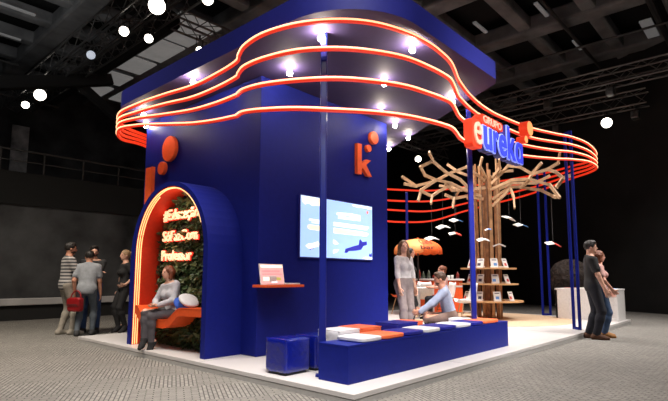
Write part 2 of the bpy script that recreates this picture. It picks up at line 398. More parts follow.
SKIN = {k: mat('skin_'+k, c, .55, noise=.08, nscale=30) for k, c in dict(fair=srgb(214, 164, 140), tan=srgb(188, 132, 106), rosy=srgb(220, 160, 138)).items()}
def person(label, loc, heading, H=1.75, P=(0, 0, .95), lean=(0, 0, 1), twist=0, feet=((-.10, 0), (.10, .02)), feet_z=(0, 0), toes=((-.15, 1), (.15, 1)),
           foot_pitch=(0, 0), knees=((-.1, 1, 0), (.1, 1, 0)), hands=((-.27, .06, .80), (.27, .06, .80)), elbows=((-.5, -1, 0), (.5, -1, 0)),
           look=(0, 1, 0), female=False, skin='fair', hair='short', hair_m=None, top=None, sleeve='short', legs=None, shoes=None,
           hem=.86, heel=0, leg_loose=.012, jacket=None, beard=False, belt=False, group=None, curl=.5, hand_dir=(None, None), shirt_loose=.014, vox=.009):
    """front of the figure is +Y, its right hand side +X; lengths for a 1.75 m adult"""
    s = H/1.75
    t = thing('person', label, 'person', loc, heading, group)
    P = np.array(P, float); up_ = nrm(lean); X = np.array([math.cos(twist), math.sin(twist), 0]); X = nrm(X-up_*(X@up_)); Yb = np.cross(up_, X)
    hw = .095 if not female else .10; sw = .178 if not female else .152
    hx = np.array([1., 0, 0])
    S = P+up_*.455; N = P+up_*.50
    look = nrm(look); HC = N+up_*.10+np.array([0, 0, .07])+look*.02
    body = []; thick = 1.0 if not female else .88
    flat = squash(Yb, 1.32)
    torso = []
    def tor(add, chest_only=False):
        L = []
        L.append(cone(P-hx*.055+up_*.0, P+hx*.055, .122*(1.03 if female else .98)+add, .122*(1.03 if female else .98)+add, .05, squash(Yb, 1.15)))
        L.append(cone(P+up_*.04, P+up_*.2, .125*thick+add, .118*thick+add, .06, flat))
        L.append(cone(P+up_*.18-X*.03, P+up_*.36-X*.055, .118*thick+add, .122*thick+add, .05, flat))
        L.append(cone(P+up_*.18+X*.03, P+up_*.36+X*.055, .118*thick+add, .122*thick+add, .05, flat))
        L.append(cone(S-X*(sw-.03)-up_*.005, S+X*(sw-.03)-up_*.005, .056*thick+add, .056*thick+add, .06))
        L.append(cone(S-X*.07+up_*.01, N+up_*.03-X*.0, .05+add, .048+add, .05)); L.append(cone(S+X*.07+up_*.01, N+up_*.03, .05+add, .048+add, .05))
        if female:
            for q in (-1, 1): L.append(ell(P+up_*.30+X*q*.07+Yb*.085, np.array([.06, .055, .06])+add, .05))
        return L
    body += tor(0)
    body.append(cone(N-up_*.03, HC-look*.02-np.array([0, 0, .05]), .052 if not female else .045, .047 if not female else .042, .03))
    # head
    ly = nrm([look[0], look[1], look[2]]); lx = nrm(np.cross(ly, [0, 0, 1])); lz = np.cross(lx, ly); R = np.stack([lx, ly, lz], 1)
    h = lambda x, y, z: HC+R@np.array([x, y, z])
    body += [ell(h(0, -.008, .025), (.074, .094, .092), .03, R), ell(h(0, .012, -.045), (.056, .072, .066), .04, R), ell(h(0, .048, -.082), (.026, .026, .022), .03, R),
             cone(h(0, .082, .012), h(0, .102, -.022), .009, .0135, .012), cone(h(-.03, .07, .022), h(.03, .07, .022), .014, .014, .02),
             ell(h(.076, -.008, -.01), (.011, .022, .032), .008, R), ell(h(-.076, -.008, -.01), (.011, .022, .032), .008, R), ell(h(0, .085, -.05), (.022, .010, .010), .01, R)]
    # legs
    LJ = []
    for i, q in enumerate((-1, 1)):
        hip = P+np.array([q*hw, 0, -.03]); tz = feet_z[i]
        f2 = np.array([feet[i][0], feet[i][1], (feet[i][2] if len(feet[i]) > 2 else .085+tz+heel)])
        kn, an = ik(hip, f2, .435, .425, knees[i]); td = nrm([toes[i][0], toes[i][1], 0]); fp = foot_pitch[i]
        if len(toes[i]) > 2: td = nrm(toes[i])
        else: td = nrm(td*math.cos(fp)-np.array([0, 0, 1])*math.sin(fp))
        LJ.append((hip, kn, an, td))
    def leg(j, add, foot=True, end=1.0):
        hip, kn, an, td = j; e = kn+(an-kn)*end
        L = [cone(hip, kn, .088*(1.02 if female else 1)+add, .056+add, .04), cone(kn, kn+(e-kn)*.35, .054+add, .056+add, .03), cone(kn+(e-kn)*.3, e, .056+add, .036+add*1.4, .03)]
        return L
    def foot(j, add, heel_h=0):
        hip, kn, an, td = j; ud = nrm(np.array([0, 0, 1.])-td*td[2]) if abs(td[2]) < .95 else nrm(an-kn)*-1
        hl = an-td*.045-ud*.045; bl = an+td*.11-ud*.056; te = an+td*.175-ud*.058
        L = [cone(an, hl, .037+add, .034+add, .03), cone(an, bl, .037+add, .030+add, .03), cone(hl, bl, .034+add, .034+add, .03), cone(bl, te, .033+add, .023+add, .02)]
        return L
    for j in LJ: body += leg(j, 0)+foot(j, 0)
    # arms and hands
    AJ = []
    for i, q in enumerate((-1, 1)):
        sh = S+X*q*sw-up_*.012
        el, wr = ik(sh, hands[i], .285, .255, elbows[i]); AJ.append((sh, el, wr))
    def arm(j, add, end=2.0):
        sh, el, wr = j; L = [cone(sh, sh+(el-sh)*min(end, 1), .05*thick+add, .041*thick+add+(.006 if end < 1 else 0), .03)]
        if end > 1: e = el+(wr-el)*(end-1); L.append(cone(el, e, .041*thick+add, .03*thick+add, .025))
        return L
    for i, j in enumerate(AJ):
        q = (-1, 1)[i]; sh, el, wr = j
        body += arm(j, 0)
        d = nrm(wr-el) if hand_dir[i] is None else nrm(hand_dir[i])
        pn = nrm(np.cross(d, np.array([0, 1., 0]))*q) if abs(d[1]) < .9 else np.array([-q, 0, 0.])   # palm normal, roughly towards the body
        pn = -pn if pn[0]*q > 0 else pn
        w = nrm(np.cross(d, pn)); w = w if w@np.array([0, 1, .3]) > 0 else -w                        # thumb side
        pc = wr+d*.05
        body.append(cone(wr-d*.01, wr+d*.03, .026, .03, .02, squash(pn, 1.5)))
        body.append(cone(wr+d*.035-w*.016, wr+d*.08-w*.02, .024, .022, .012, squash(pn, 1.6)))
        body.append(cone(wr+d*.035+w*.016, wr+d*.085+w*.02, .024, .022, .012, squash(pn, 1.6)))
        for off, ln in ((.032, .07), (.011, .08), (-.011, .074), (-.032, .058)):
            a0 = wr+d*.088+w*off; d1 = nrm(d+pn*curl*.5+w*off*2.5); b0 = a0+d1*ln*.5; d2 = nrm(d1+pn*curl); c0 = b0+d2*ln*.5
            body += [cone(a0-d*.01, b0, .0098, .0092, .004), cone(b0, c0, .0092, .0078, .004)]
        a0 = wr+d*.03+w*.026; b0 = a0+nrm(d*.7+w*.8+pn*.3)*.045; c0 = b0+nrm(d+w*.2+pn*.4)*.035
        body += [cone(a0, b0, .0135, .0115, .008), cone(b0, c0, .0112, .0088, .004)]
    def put(name, prims, m, v=vox):
        me = surface([tuple(p) for p in prims], v)
        if name in ('hair', 'beard'):
            nv = len(me.vertices); co = np.empty(nv*3); me.vertices.foreach_get('co', co); co = co.reshape(-1, 3); no = np.empty(nv*3); me.vertices.foreach_get('normal', no); no = no.reshape(-1, 3)
            a = np.sin(co[:, 0]*210+np.sin(co[:, 2]*90)*2)*np.sin(co[:, 2]*160+co[:, 1]*130)+.6*np.sin(co[:, 1]*260+co[:, 0]*90)
            me.vertices.foreach_set('co', (co+no*(a*.0045)[:, None]).ravel()); me.update()
        me.transform(Matrix.Diagonal((s, s, s, 1))); return obj(name, me, m, t)
    put('body', body, SKIN[skin])
    # clothes
    pants = [cone(P-hx*.055, P+hx*.055, .122*(1.03 if female else .98)+leg_loose, .122*(1.03 if female else .98)+leg_loose, .05, squash(Yb, 1.15)),
             cone(P+up_*.03, P+up_*.10, .122*thick+leg_loose, .118*thick+leg_loose, .06, flat)]
    for j in LJ: pants += leg(j, leg_loose, end=.97)
    put('trousers', pants+[cut(P+up_*.10, up_)], legs)
    if belt: put('belt', [cone(P+up_*.03, P+up_*.11, .122*thick+leg_loose+.007, .118*thick+leg_loose+.008, .06, flat), cut(P+up_*.105, up_), cut(P+up_*.068, -up_)], M['black'])
    e = {'short': .62, 'long': 1.93, 'none': .2}[sleeve]
    sh_ = tor(shirt_loose)[:]
    for j in AJ: sh_ += arm(j, shirt_loose, e)
    sh_.append(cone(P+up_*.0, P-up_*.03, .125+shirt_loose, .127+shirt_loose, .05, squash(Yb, 1.15)))
    put('shirt', sh_+[cut(N+up_*.012+Yb*.0, nrm(up_*.9+Yb*.35)), cut(P+up_*(hem-.95), -up_)], top)
    sho = []
    for j in LJ:
        sho += foot(j, .011)
        if heel:
            hip, kn, an, td = j; hl = an-td*.05-np.array([0, 0, .05]); sho.append(cone(hl, hl-np.array([0, 0, heel+.02])-td*.01*0, .016, .009, .01))
    sho += []
    for j in LJ[:1]:
        put('shoe', sho[:len(sho)//2]+[cut(j[2]+np.array([0, 0, .03]), (0, 0, 1))] if not heel else sho[:len(sho)//2]+[cut(j[2]+np.array([0, 0, .01]), (0, 0, 1))], shoes)
    j = LJ[1]; put('shoe', sho[len(sho)//2:]+[cut(j[2]+np.array([0, 0, .03 if not heel else .01]), (0, 0, 1))], shoes)
    # hair
    cap = [ell(h(0, -.016, .032), (.086, .10, .098), .02, R)]
    face = [cut(h(0, .052, .02), nrm(ly*.82-lz*.57)), cut(h(0, 0, -.035), nrm(ly*.75-lz*.66))]
    if hair == 'short': put('hair', cap+[ell(h(0, .03, .095), (.06, .06, .03), .03, R)]+face, hair_m)
    elif hair == 'long':
        lg = cap+[cone(h(q*.068, -.03, .02), h(q*.085, -.02, -.17), .034, .04, .04) for q in (-1, 1)]+[cone(h(q*.085, -.02, -.15), h(q*.09, .02, -.27), .04, .022, .04) for q in (-1, 1)]+[cone(h(0, -.07, 0), h(0, -.075, -.22), .06, .04, .04)]
        put('hair', lg+[cut(h(0, .062, .03), nrm(ly*.95-lz*.2))], hair_m)
    elif hair == 'bun':
        put('hair', cap+[ell(h(0, -.105, .045), (.05, .045, .05), .02, R), cone(h(0, -.05, 0), h(0, -.07, -.05), .06, .045, .03)]+face, hair_m)
    elif hair == 'pony':
        put('hair', cap+[ell(h(0, -.11, .05), (.032, .035, .035), .02, R), cone(h(0, -.13, .045), h(0, -.165, -.05), .038, .04, .02), cone(h(0, -.165, -.05), h(0, -.15, -.19), .04, .016, .02)]+face, hair_m)
    elif hair == 'bob':
        put('hair', cap+[cone(h(q*.07, -.03, .02), h(q*.078, -.015, -.09), .035, .032, .03) for q in (-1, 1)]+[cone(h(0, -.06, .02), h(0, -.07, -.09), .07, .055, .03), cut(h(0, .06, .02), nrm(ly*.93-lz*.35))], hair_m)
    if beard: put('beard', [ell(h(0, .018, -.062), (.06, .07, .05), .02, R), sub(h(0, .09, -.045), (.022, .03, .008)), cut(h(0, 0, -.035), nrm(lz*.9-ly*.3))], hair_m)
    for q in (-1, 1):
        bm = SPHERE(h(q*.031, .078, .006), .0085); bmesh.ops.scale(bm, vec=(s, s, s), verts=bm.verts); obj('eye', bm, M['eye'], t, True)
    bm = SPHERE((0, 0, 0), .02, (1, .35, .36)); bmesh.ops.transform(bm, matrix=Matrix([[*R[0], 0], [*R[1], 0], [*R[2], 0], [0, 0, 0, 1]]), verts=bm.verts)
    bmesh.ops.translate(bm, vec=h(0, .092, -.05), verts=bm.verts); bmesh.ops.scale(bm, vec=(s, s, s), verts=bm.verts); obj('mouth', bm, M['lip'], t, True)
    return t
def hd(vx, vy): return math.atan2(-vx, vy)     # heading whose +Y points along (vx, vy)
# ================================================================== THE HALL
bm = bmesh.new(); bmesh.ops.create_grid(bm, x_segments=1, y_segments=1, size=1)
bmesh.ops.scale(bm, vec=(24, 24, 1), verts=bm.verts); bmesh.ops.translate(bm, vec=(4, 0, 0), verts=bm.verts)
struct('floor', bm, M['carpet'])
# left: a black drape wall under a gallery, the gallery set back
struct('wall_left', BOX((-2, 11.75, 1.45), (36, .5, 2.9)), M['drape'])
bm = bmesh.new(); box(bm, (-2, 11.38, .455), (36, .24, .17), .02); struct('trim_1', bm, M['ledge'])
struct('trim_2', BOX((-2, 11.42, .185), (36, .16, .37)), M['drape_r'])
struct('trim_3', BOX((-2, 14.4, 3.32), (36, 5.9, .84)), M['ceil'])
struct('wall_gallery', BOX((-2, 19.4, 5), (60, .3, 12)), M['drape'])
d = Vector((4.5, 8.9, 0)).normalized(); nrm_r = Vector((-d.y, d.x, 0))
bm = bmesh.new(); box(bm, (0, 0, 5), (.3, 34, 10.4), rot=Matrix.Rotation(-math.atan2(4.5, 8.9), 4, 'Z')); bmesh.ops.translate(bm, vec=(16.6, 3.2, 0), verts=bm.verts)
struct('wall_right', bm, M['drape_r'])
bm = bmesh.new(); box(bm, (4, 6, 9.5), (60, 44, .3)); struct('ceiling', bm, M['ceil'])
# coffer beams under the ceiling
def beam(name, c, s, m=M['concrete'], bev=.08):
    return tag(obj(name, BOX(c, s, bev), m), kind='structure')
k = 1
for x in (-4.6, -1.55, 1.65, 5.0, 8.2, 11.4, 14.6, 17.8):
    beam('ceiling_beam_%d' % k, (x, 8 if x < 7 else 4, 8.75), (.62, 30 if x < 7 else 26, .5)); k += 1
for y in (-5, -2.9, -1.1, .7, 2.5, 4.3, 6.1, 7.9, 9.7, 11.45, 13.1, 14.8, 16.5, 18.2):
    beam('ceiling_beam_%d' % k, (6.5, y, 8.78), (26, .42, .4)); k += 1
# pale panels in the coffers of one bay, their lit look painted as glow
n = 0
for y0, y1 in ((9.1, 11.0), (11.15, 12.75), (13.0, 14.3), (14.75, 15.95), (16.4, 17.7)):
    for x0, x1 in ((3.45, 4.78), (5.1, 6.1)):
        n += 1
        tag(obj('ceiling_panel_%d' % n, BOX(((x0+x1)/2, (y0+y1)/2, 8.5), (x1-x0, y1-y0, .06), .028), M['lit_coffer']), kind='structure')
for i, (x, y, w, l) in enumerate(((-.2, 10.6, 1.9, .10), (-.2, 12.4, 1.9, .09), (.1, 14.4, 1.7, .09), (9.8, 3.3, .8, .10), (10.0, 1.6, .9, .10), (12.9, 1.5, .8, .12), (13.2, -.4, 1.3, .3))):
    tag(obj('trim_%d' % (10+i), BOX((x, y, 8.45), (w, l, .05)), mat('vent_%d' % i, (.26, .26, .26, 1), .5, emit=(.3, .3, .3, 1), es=.22)), kind='structure')
# duct along the pale ceiling panels
dt = thing('ventilation_duct', 'fat black duct running beside the pale ceiling panels', 'duct', (2.95, 13, 7.9))
obj('pipe', TUBE([(0, -4.2, 0), (0, 5.5, 0)], .28, 16), M['black'], dt)
for y in (-3, -.5, 2, 4.5): obj('hanger', TUBE([(0, y, .25), (0, y, .65)], .02, 6), M['black'], dt)

# gallery railing and brace
g = thing('gallery_railing', 'thin dark rail along the gallery above the black wall', 'railing', (-2, 11.6, 3.75))
obj('top_rail', BAR((-9, 0, .58), (14, 0, .58), .04, .04), M['grey_metal'], g)
obj('mid_rail', BAR((-9, 0, .30), (14, 0, .30), .025, .025), M['grey_metal'], g)
for i in range(24): obj('post', BAR((-9+i, 0, 0), (-9+i, 0, .58), .035, .035), M['grey_metal'], g)
b = thing('roof_brace', 'thick dark diagonal strut over the gallery at left', 'strut', (-2.0, 13.5, 3.75))
obj('strut', BAR((-3.2, 0, 1.0), (5.4, 0, 3.9), .35, .35), M['ceil'], b); obj('foot', BOX((-3.3, 0, .5), (.6, .6, 1.1), .03), M['ceil'], b)
b = thing('roof_brace', 'thin dark sloping strut over the gallery beside the blue tower', 'strut', (4.0, 13.8, 3.75))
obj('strut', BAR((-1.5, 0, 3.6), (3.5, 0, .4), .25, .25), M['ceil'], b); obj('foot', BOX((3.6, 0, .3), (.5, .5, .6), .03), M['ceil'], b)
for i, (x, zz) in enumerate(((-1.2, 5.6), (.9, 5.3), (2.4, 5.9))):
    tag(obj('trim_%d' % (30+i), BOX((x, 19.2, zz), (1.0-.2*i, .06, 2.2), .01), mat('worn_plaster_%d' % i, (.4, .4, .4, 1), .9, noise=.6, nscale=2.2)), kind='structure')

# lighting trusses
def truss(label, p0, p1, w=.5, group='lighting trusses under the hall ceiling'):
    p0, p1 = Vector(p0), Vector(p1); t = thing('lighting_truss', label, 'truss', p0, 0, group)
    v = p1-p0; L = v.length; d = v.normalized(); x, y = frame_at(d); c4 = [(x*a+y*b)*w/2 for a, b in ((-1, -1), (1, -1), (1, 1), (-1, 1))]
    for q in c4: obj('chord', TUBE([q, v+q], .03, 6), M['truss'], t)
    bm = bmesh.new(); n = int(L/w); lo = L/n
    for i in range(n):
        for j in range(4):
            a, b2 = (c4[j], c4[(j+1) % 4]) if i % 2 else (c4[(j+1) % 4], c4[j])
            tube(bm, [d*lo*i+a, d*lo*(i+1)+b2], .013, 5)
    obj('lattice', bm, M['truss'], t); return t
truss('long lattice truss carrying the bright lamps at upper left', (1.62, 5.2, 7.55), (1.78, 18.5, 7.55))
truss('second lattice truss close beside the lamp truss at upper left', (2.35, 5.6, 7.65), (2.35, 18.5, 7.65), .4)
truss('lattice truss crossing above the top edge of the blue canopy', (2.7, 8.15, 7.6), (8.5, 8.15, 7.6), .4)
truss('near lattice truss high over the right side of the hall', (12.6, -3.5, 7.0), (12.6, 8.5, 7.0), .45)
truss('far lattice truss low over the right side of the hall', (14.0, -.1, 6.65), (14.0, 8.5, 6.65), .45)
truss('lattice truss seen far behind the display tree', (9.5, 7.8, 6.4), (15.5, 7.8, 6.4), .4)
def pipe(label, p0, p1, r, m=M['grey_metal']):
    p0 = Vector(p0); o = obj('ceiling_pipe', TUBE([(0, 0, 0), Vector(p1)-p0], r, 8), m); o.location = p0
    return tag(o, label, 'pipe', 'bare pipes under the hall ceiling')
pipe('bright bare pipe nearest the camera at upper right', (11.2, -4.5, 7.6), (11.2, 7.5, 7.6), .035)
pipe('bare pipe beyond the first one at upper right', (13.6, -4, 7.3), (13.6, 7, 7.3), .04)
pipe('pipe crossing the coffers at upper right above the sign', (7.5, 1.35, 8.3), (14.8, 1.35, 8.3), .05)
pipe('second crossing pipe at the upper right corner', (9.5, -.75, 8.3), (15.5, -.75, 8.3), .09)
pipe('thin pipe under the gallery ceiling at left', (-4, 17.0, 7.4), (3.0, 17.0, 7.4), .04)
pipe('bare pipe across the ceiling at upper left edge', (-5.5, 15.4, 8.0), (1.2, 15.4, 8.0), .04)
# ceiling lamps
def hall_lamp(label, p, r=.15, m=M['hall_lamp'], aim=None, drop=.3):
    p = Vector(p); t = thing('stage_lamp', label, 'lamp', p, 0, 'stage lamps hanging from the trusses')
    d = (Vector(aim or (CAM.x, CAM.y, 1)) - p).normalized(); q = d.to_track_quat('-Z', 'Y').to_matrix().to_4x4()
    bm = LATHE([(r*.55, .30), (r*.8, .24), (r*1.05, .02), (r*1.05, -.06), (r*.95, -.06), (r*.95, 0)], n=18); bmesh.ops.transform(bm, matrix=q, verts=bm.verts); obj('housing', bm, M['black'], t, True)
    bm = SPHERE((0, 0, -.02), r*.94, (1, 1, .5)); bmesh.ops.transform(bm, matrix=q, verts=bm.verts); obj('lens', bm, m, t, True)
    bm = bmesh.new(); tube(bm, [(-r*1.1, 0, .1), (-r*1.1, 0, drop), (r*1.1, 0, drop), (r*1.1, 0, .1)], .015, 6); tube(bm, [(0, 0, drop), (0, 0, drop+.1)], .025, 6)
    obj('yoke', bm, M['black'], t)
hall_lamp('biggest bright lamp at the far left of the long truss', (1.73, 14.86, 7.0), .19)
hall_lamp('smaller lamp just below the big far left lamp', (1.72, 16.3, 7.0), .13)
hall_lamp('unlit looking pale lamp between the bright ones on the long truss', (1.62, 10.54, 7.0), .12, M['dim_lamp'])
hall_lamp('bright lamp left of a pair above the ceiling panels', (1.62, 8.6, 7.0), .12)
hall_lamp('bright lamp right of a pair above the ceiling panels', (2.2, 8.5, 7.0), .11)
hall_lamp('very bright lamp at the top edge above the pair', (1.58, 6.94, 7.0), .19)
hall_lamp('bright lamp cut by the top edge above the canopy', (2.22, 5.95, 7.05), .13)
hall_lamp('lamp glinting just over the canopy edge', (3.4, 8.11, 7.0), .09)
hall_lamp('single lamp in the dark at the right over the neon ring', (14.0, 1.06, 6.07), .17)
hall_lamp('white lamp seen between canopy and wooden branches', (13.4, 7.8, 5.84), .13)
for i, (x, y, z) in enumerate(((12.6, -1.6, 6.6), (12.6, .6, 6.6), (12.6, 2.4, 6.6), (14, .25, 6.15), (14, 2.6, 6.15), (14, 4.3, 6.15))):
    t = thing('stage_lamp', ['boxy unlit spotlight first from the camera on the near right truss', 'boxy unlit spotlight second on the near right truss', 'boxy unlit spotlight third on the near right truss',
        'boxy unlit spotlight first from the right edge on the far truss', 'boxy unlit spotlight second on the far right truss', 'boxy unlit spotlight third on the far right truss'][i], 'lamp', (x, y, z), 0, 'unlit spotlights on the right trusses')
    obj('housing', BOX((0, 0, 0), (.3, .22, .26), .04), M['truss'], t); bm = bmesh.new(); tube(bm, [(-.18, 0, 0), (-.18, 0, .24), (.18, 0, .24), (.18, 0, 0)], .015, 5); obj('yoke', bm, M['truss'], t)

# ================================================================== THE STAND
DZ = .10
pl = thing('exhibition_platform', 'white raised floor of the blue exhibition stand', 'platform', (0, 0, 0))
def boxw(x0, x1, y0, y1, z0, z1, bev=0): return BOX(((x0+x1)/2, (y0+y1)/2, (z0+z1)/2), (x1-x0, y1-y0, z1-z0), bev)
obj('deck', boxw(0, 10.45, 0, 6.03, .054, DZ, .003), M['deck'], pl)
obj('plinth', boxw(.003, 10.447, .003, 6.027, .0, .048), M['deck_side'], pl)
obj('shadow_gap', boxw(.03, 10.42, .03, 6.0, .045, .06), M['groove'], pl)
# joints between the deck panels
bm = bmesh.new()
for x in (2.1, 4.2, 6.3, 8.4): box(bm, (x, 3.0, DZ+.0008), (.006, 6.0, .0015))
for y in (1.2, 2.4): box(bm, (5.2, y, DZ+.0008), (10.4, .006, .0015))
obj('panel_joint', bm, mat('joint_grey', (.4, .4, .4, 1), .7), pl)
bm = bmesh.new()
pts = [(8.3+2.05*math.cos(a)*(1.0), 2.75+2.05*math.sin(a)) for a in np.linspace(0, 2*PI, 64, endpoint=False)]
prism(bm, pts, DZ, DZ+.006, fXY)
tag(rebase(obj('round_rug', bm, M['sand'])), 'sand coloured round carpet under the wooden display tree', 'rug')

# ---- tower
tw = thing('booth_tower', 'tall dark blue block of the stand with screen and arch', 'tower', (2.1, 3.75, DZ))
obj('wall', boxw(.68, 3.52, 2.18, 5.33, DZ, 3.80, .01), M['blue'], tw, world=True)
# canopy
def roundpoly(P, R, n=24):
    out = []
    for i, p in enumerate(P):
        a, b = Vector(P[i-1]), Vector(P[(i+1) % len(P)]); p = Vector(p); u = (a-p).normalized(); v = (b-p).normalized()
        ang = u.angle(v); t = R[i]/math.tan(ang/2); s0 = p+u*t; s1 = p+v*t; c = p+(u+v).normalized()*(R[i]/math.sin(ang/2))
        a0 = math.atan2(s0.y-c.y, s0.x-c.x); a1 = math.atan2(s1.y-c.y, s1.x-c.x); dlt = (a1-a0+PI) % (2*PI)-PI
        for k in range(n+1): out.append((c.x+R[i]*math.cos(a0+dlt*k/n), c.y+R[i]*math.sin(a0+dlt*k/n)))
    return out
cp = roundpoly([(-.03, -.11), (3.0, -.11), (5.55, 4.1), (5.2, 5.4), (-.03, 5.4)], [.95, .28, .6, .6, .75])
ca = thing('canopy', 'flat dark blue roof slab with rounded corners over the tower', 'canopy', (2, 2.5, 3.8))
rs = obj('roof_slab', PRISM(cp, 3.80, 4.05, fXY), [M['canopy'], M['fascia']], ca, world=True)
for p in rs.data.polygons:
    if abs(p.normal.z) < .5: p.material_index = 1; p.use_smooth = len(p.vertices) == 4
rs.data.set_sharp_from_angle(angle=.6)
bm = bmesh.new(); ins = roundpoly([(.05, -.03), (2.94, -.03), (5.43, 4.08), (5.12, 5.32), (.05, 5.32)], [.9, .25, .55, .55, .7])
for a, b in zip(ins, ins[1:]+ins[:1]): bar(bm, (*a, 3.797), (*b, 3.797), .02, .008)
bm.free()
for y in (2.9, 4.7): pass

# ---- neon ribbon (four tubes circling the stand)
TB = [(.02,4.95,3.72,3.63,3.55,3.46),(0,4.3,3.72,3.60,3.50,3.39),(0,3.5,3.67,3.53,3.38,3.24),(.02,2.8,3.62,3.46,3.29,3.11),(.05,2.3,3.65,3.47,3.27,3.05),(.1,1.95,3.73,3.53,3.3,3.04),(0,1.76,3.73,3.5,3.25,2.99),(-.11,1.5,3.72,3.47,3.2,2.94),(-.13,1.15,3.73,3.45,3.16,2.88),(-.02,.75,3.74,3.45,3.13,2.83),(.2,.4,3.745,3.44,3.12,2.79),(.5,.16,3.75,3.44,3.12,2.79),(.9,.03,3.76,3.47,3.15,2.82),(1.3,-.02,3.76,3.48,3.17,2.85),(1.65,0,3.76,3.51,3.21,2.89),(1.9,.04,3.76,3.53,3.24,2.92),(2.15,.12,3.76,3.52,3.24,2.94),(2.42,.22,3.76,3.52,3.25,2.96),(2.65,.28,3.75,3.53,3.26,2.97),(2.95,.33,3.72,3.52,3.27,2.99),(3.3,.36,3.69,3.51,3.29,3.01),(3.6,.35,3.66,3.5,3.28,3.03),(4,.33,3.65,3.49,3.28,3.07),(5,.25,3.68,3.51,3.35,3.17),(6.1,.18,3.8,3.64,3.48,3.32),(7.05,.15,3.93,3.77,3.62,3.47),(8,.1,3.97,3.82,3.69,3.58),(9,.2,3.95,3.83,3.74,3.64),(9.9,.6,4,3.9,3.81,3.72),(10.6,1.2,4.09,3.98,3.87,3.76),(10.95,1.9,4.08,3.93,3.79,3.66),(11,2.6,4.05,3.87,3.68,3.5),(10.8,3.4,3.97,3.75,3.53,3.33),(10.3,4.2,3.84,3.57,3.33,3.1),(9.5,4.9,3.70,3.38,3.08,2.78),(8.5,5.4,3.65,3.32,3.04,2.7),(7.4,5.6,3.58,3.27,3.01,2.7),(5.9,5.8,3.48,3.2,2.95,2.7),(4,5.86,3.5,3.2,2.95,2.7),(2,5.9,3.62,3.45,3.30,3.16),(1,5.85,3.72,3.65,3.58,3.51),(.35,5.55,3.72,3.64,3.56,3.48)]
ordn = ['topmost of the four orange neon tubes circling the stand', 'second from top of the four orange neon tubes circling the stand',
        'third from top of the four orange neon tubes circling the stand', 'lowest of the four orange neon tubes circling the stand']
for i in range(4):
    path = catmull([(p[0], p[1], p[2+i]) for p in TB], 7)
    t = thing('neon_tube', ordn[i], 'neon light', (.9, .03, TB[12][2+i]), 0, 'neon tubes circling the stand')
    sec = [(-.015, -.024), (.015, -.024), (.015, .023), (-.015, .023)]
    bm = bmesh.new(); sweep(bm, path, sec, True); obj('channel', bm, M['neon_band'], t, world=True)
    # lamp core on the outer face (path runs counter-clockwise: outside is to the right of travel)
    n = len(path); core = []
    for j in range(n):
        dv = Vector(path[(j+1) % n]-path[j-1]); x, y = frame_at(dv); core.append(Vector(path[j])+x*.020+Vector((0, 0, .006)))
    bm = bmesh.new(); tube(bm, core, .0098, 8, True); obj('lamp_core', bm, M['neon_core'], t, True, world=True)

# ---- posts
def post(label, x, y, z0, z1, w=.11, dpt=.07, ang=0):
    t = thing('support_post', label, 'post', (x, y, z0), ang, 'blue posts carrying the neon ribbon')
    obj('shaft', BOX((0, 0, (z1-z0)/2), (w, dpt, z1-z0), .012), M['post'], t)
    obj('base_plate', BOX((0, 0, .008), (w+.06, dpt+.06, .016)), M['blue_bench'], t)
    for dz in (.31,): obj('bracket', BOX((0, -dpt/2-.01, z1-z0-dz), (w*.9, .03, .05), .004), M['blue_bench'], t)
post('wide blue post rising from the near end of the bench past the screen', .40, .76, DZ, 3.80, .075, .06, -.83)
post('blue post in front of the wooden display tree', 3.38, .55, DZ, 3.66, .075, .06, -.83)
post('thin blue post far behind the orange parasol', 8.75, 5.28, DZ, 3.60, .08, .06, -.83)
def frame_post(label, a, b, z1, m=M['blue_bench']):
    c = (Vector(a)+Vector(b))/2; t = thing('post_frame', label, 'post frame', (c.x, c.y, DZ), 0, 'blue twin post frames under the neon ring')
    A = Vector((a[0]-c.x, a[1]-c.y, 0)); B = -A; h = z1-DZ
    for p in (A, B): obj('post', BAR(p, p+Vector((0, 0, h)), .05, .05), m, t)
    obj('foot_bar', BAR(A+Vector((0, 0, .025)), B+Vector((0, 0, .025)), .05, .05), m, t)
    obj('top_bar', BAR(A+Vector((0, 0, h-.02)), B+Vector((0, 0, h-.02)), .05, .05), m, t)
frame_post('near blue twin post frame by the standing couple', (7.14, .31), (7.03, .17), 4.06)
frame_post('far blue twin post frame behind the sand rug', (10.30, 2.02), (10.40, 1.86), 4.0)

# ---- arch portal with neon strips
YC, Z0 = 3.53, 1.41
def arch(ro_l, ro_r, rad, zc, n=28, yc=YC):
    pts = [(ro_r, DZ)]+[(yc+rad*math.cos(PI-a)*-1 if False else yc-rad*math.cos(a), zc+rad*math.sin(a)) for a in np.linspace(0, PI, n)]+[(ro_l, DZ)]
    return pts
outer = arch(4.56, 2.50, 1.03, Z0); inner = arch(4.44, 2.60, .92, 1.46, yc=3.52)
ap = thing('arch_portal', 'round topped blue archway box around the green niche', 'archway', (.41, YC, DZ))
bm = bmesh.new()
def band(bm, A, B, x0, x1):
    n = len(A); V = {}
    for nm, pts, x in (('a', A, x0), ('b', B, x0), ('c', A, x1), ('d', B, x1)): V[nm] = [bm.verts.new((x, p[0], p[1])) for p in pts]
    for k in range(n-1):
        for p, q in (('a', 'b'), ('b', 'd'), ('d', 'c'), ('c', 'a')): bm.faces.new((V[p][k], V[p][k+1], V[q][k+1], V[q][k]))
    for k in (0, n-1): bm.faces.new((V['a'][k], V['b'][k], V['d'][k], V['c'][k]))
band(bm, outer, inner, .14, .68); fr = obj('frame', bm, M['blue'], ap, world=True)
inn2 = arch(4.425, 2.615, .905, 1.46, yc=3.52)
bm = bmesh.new(); band(bm, [(p[0], p[1]) for p in arch(4.438, 2.602, .918, 1.46, yc=3.52)], inn2, .15, .56); obj('lining', bm, M['red_lining'], ap, world=True)
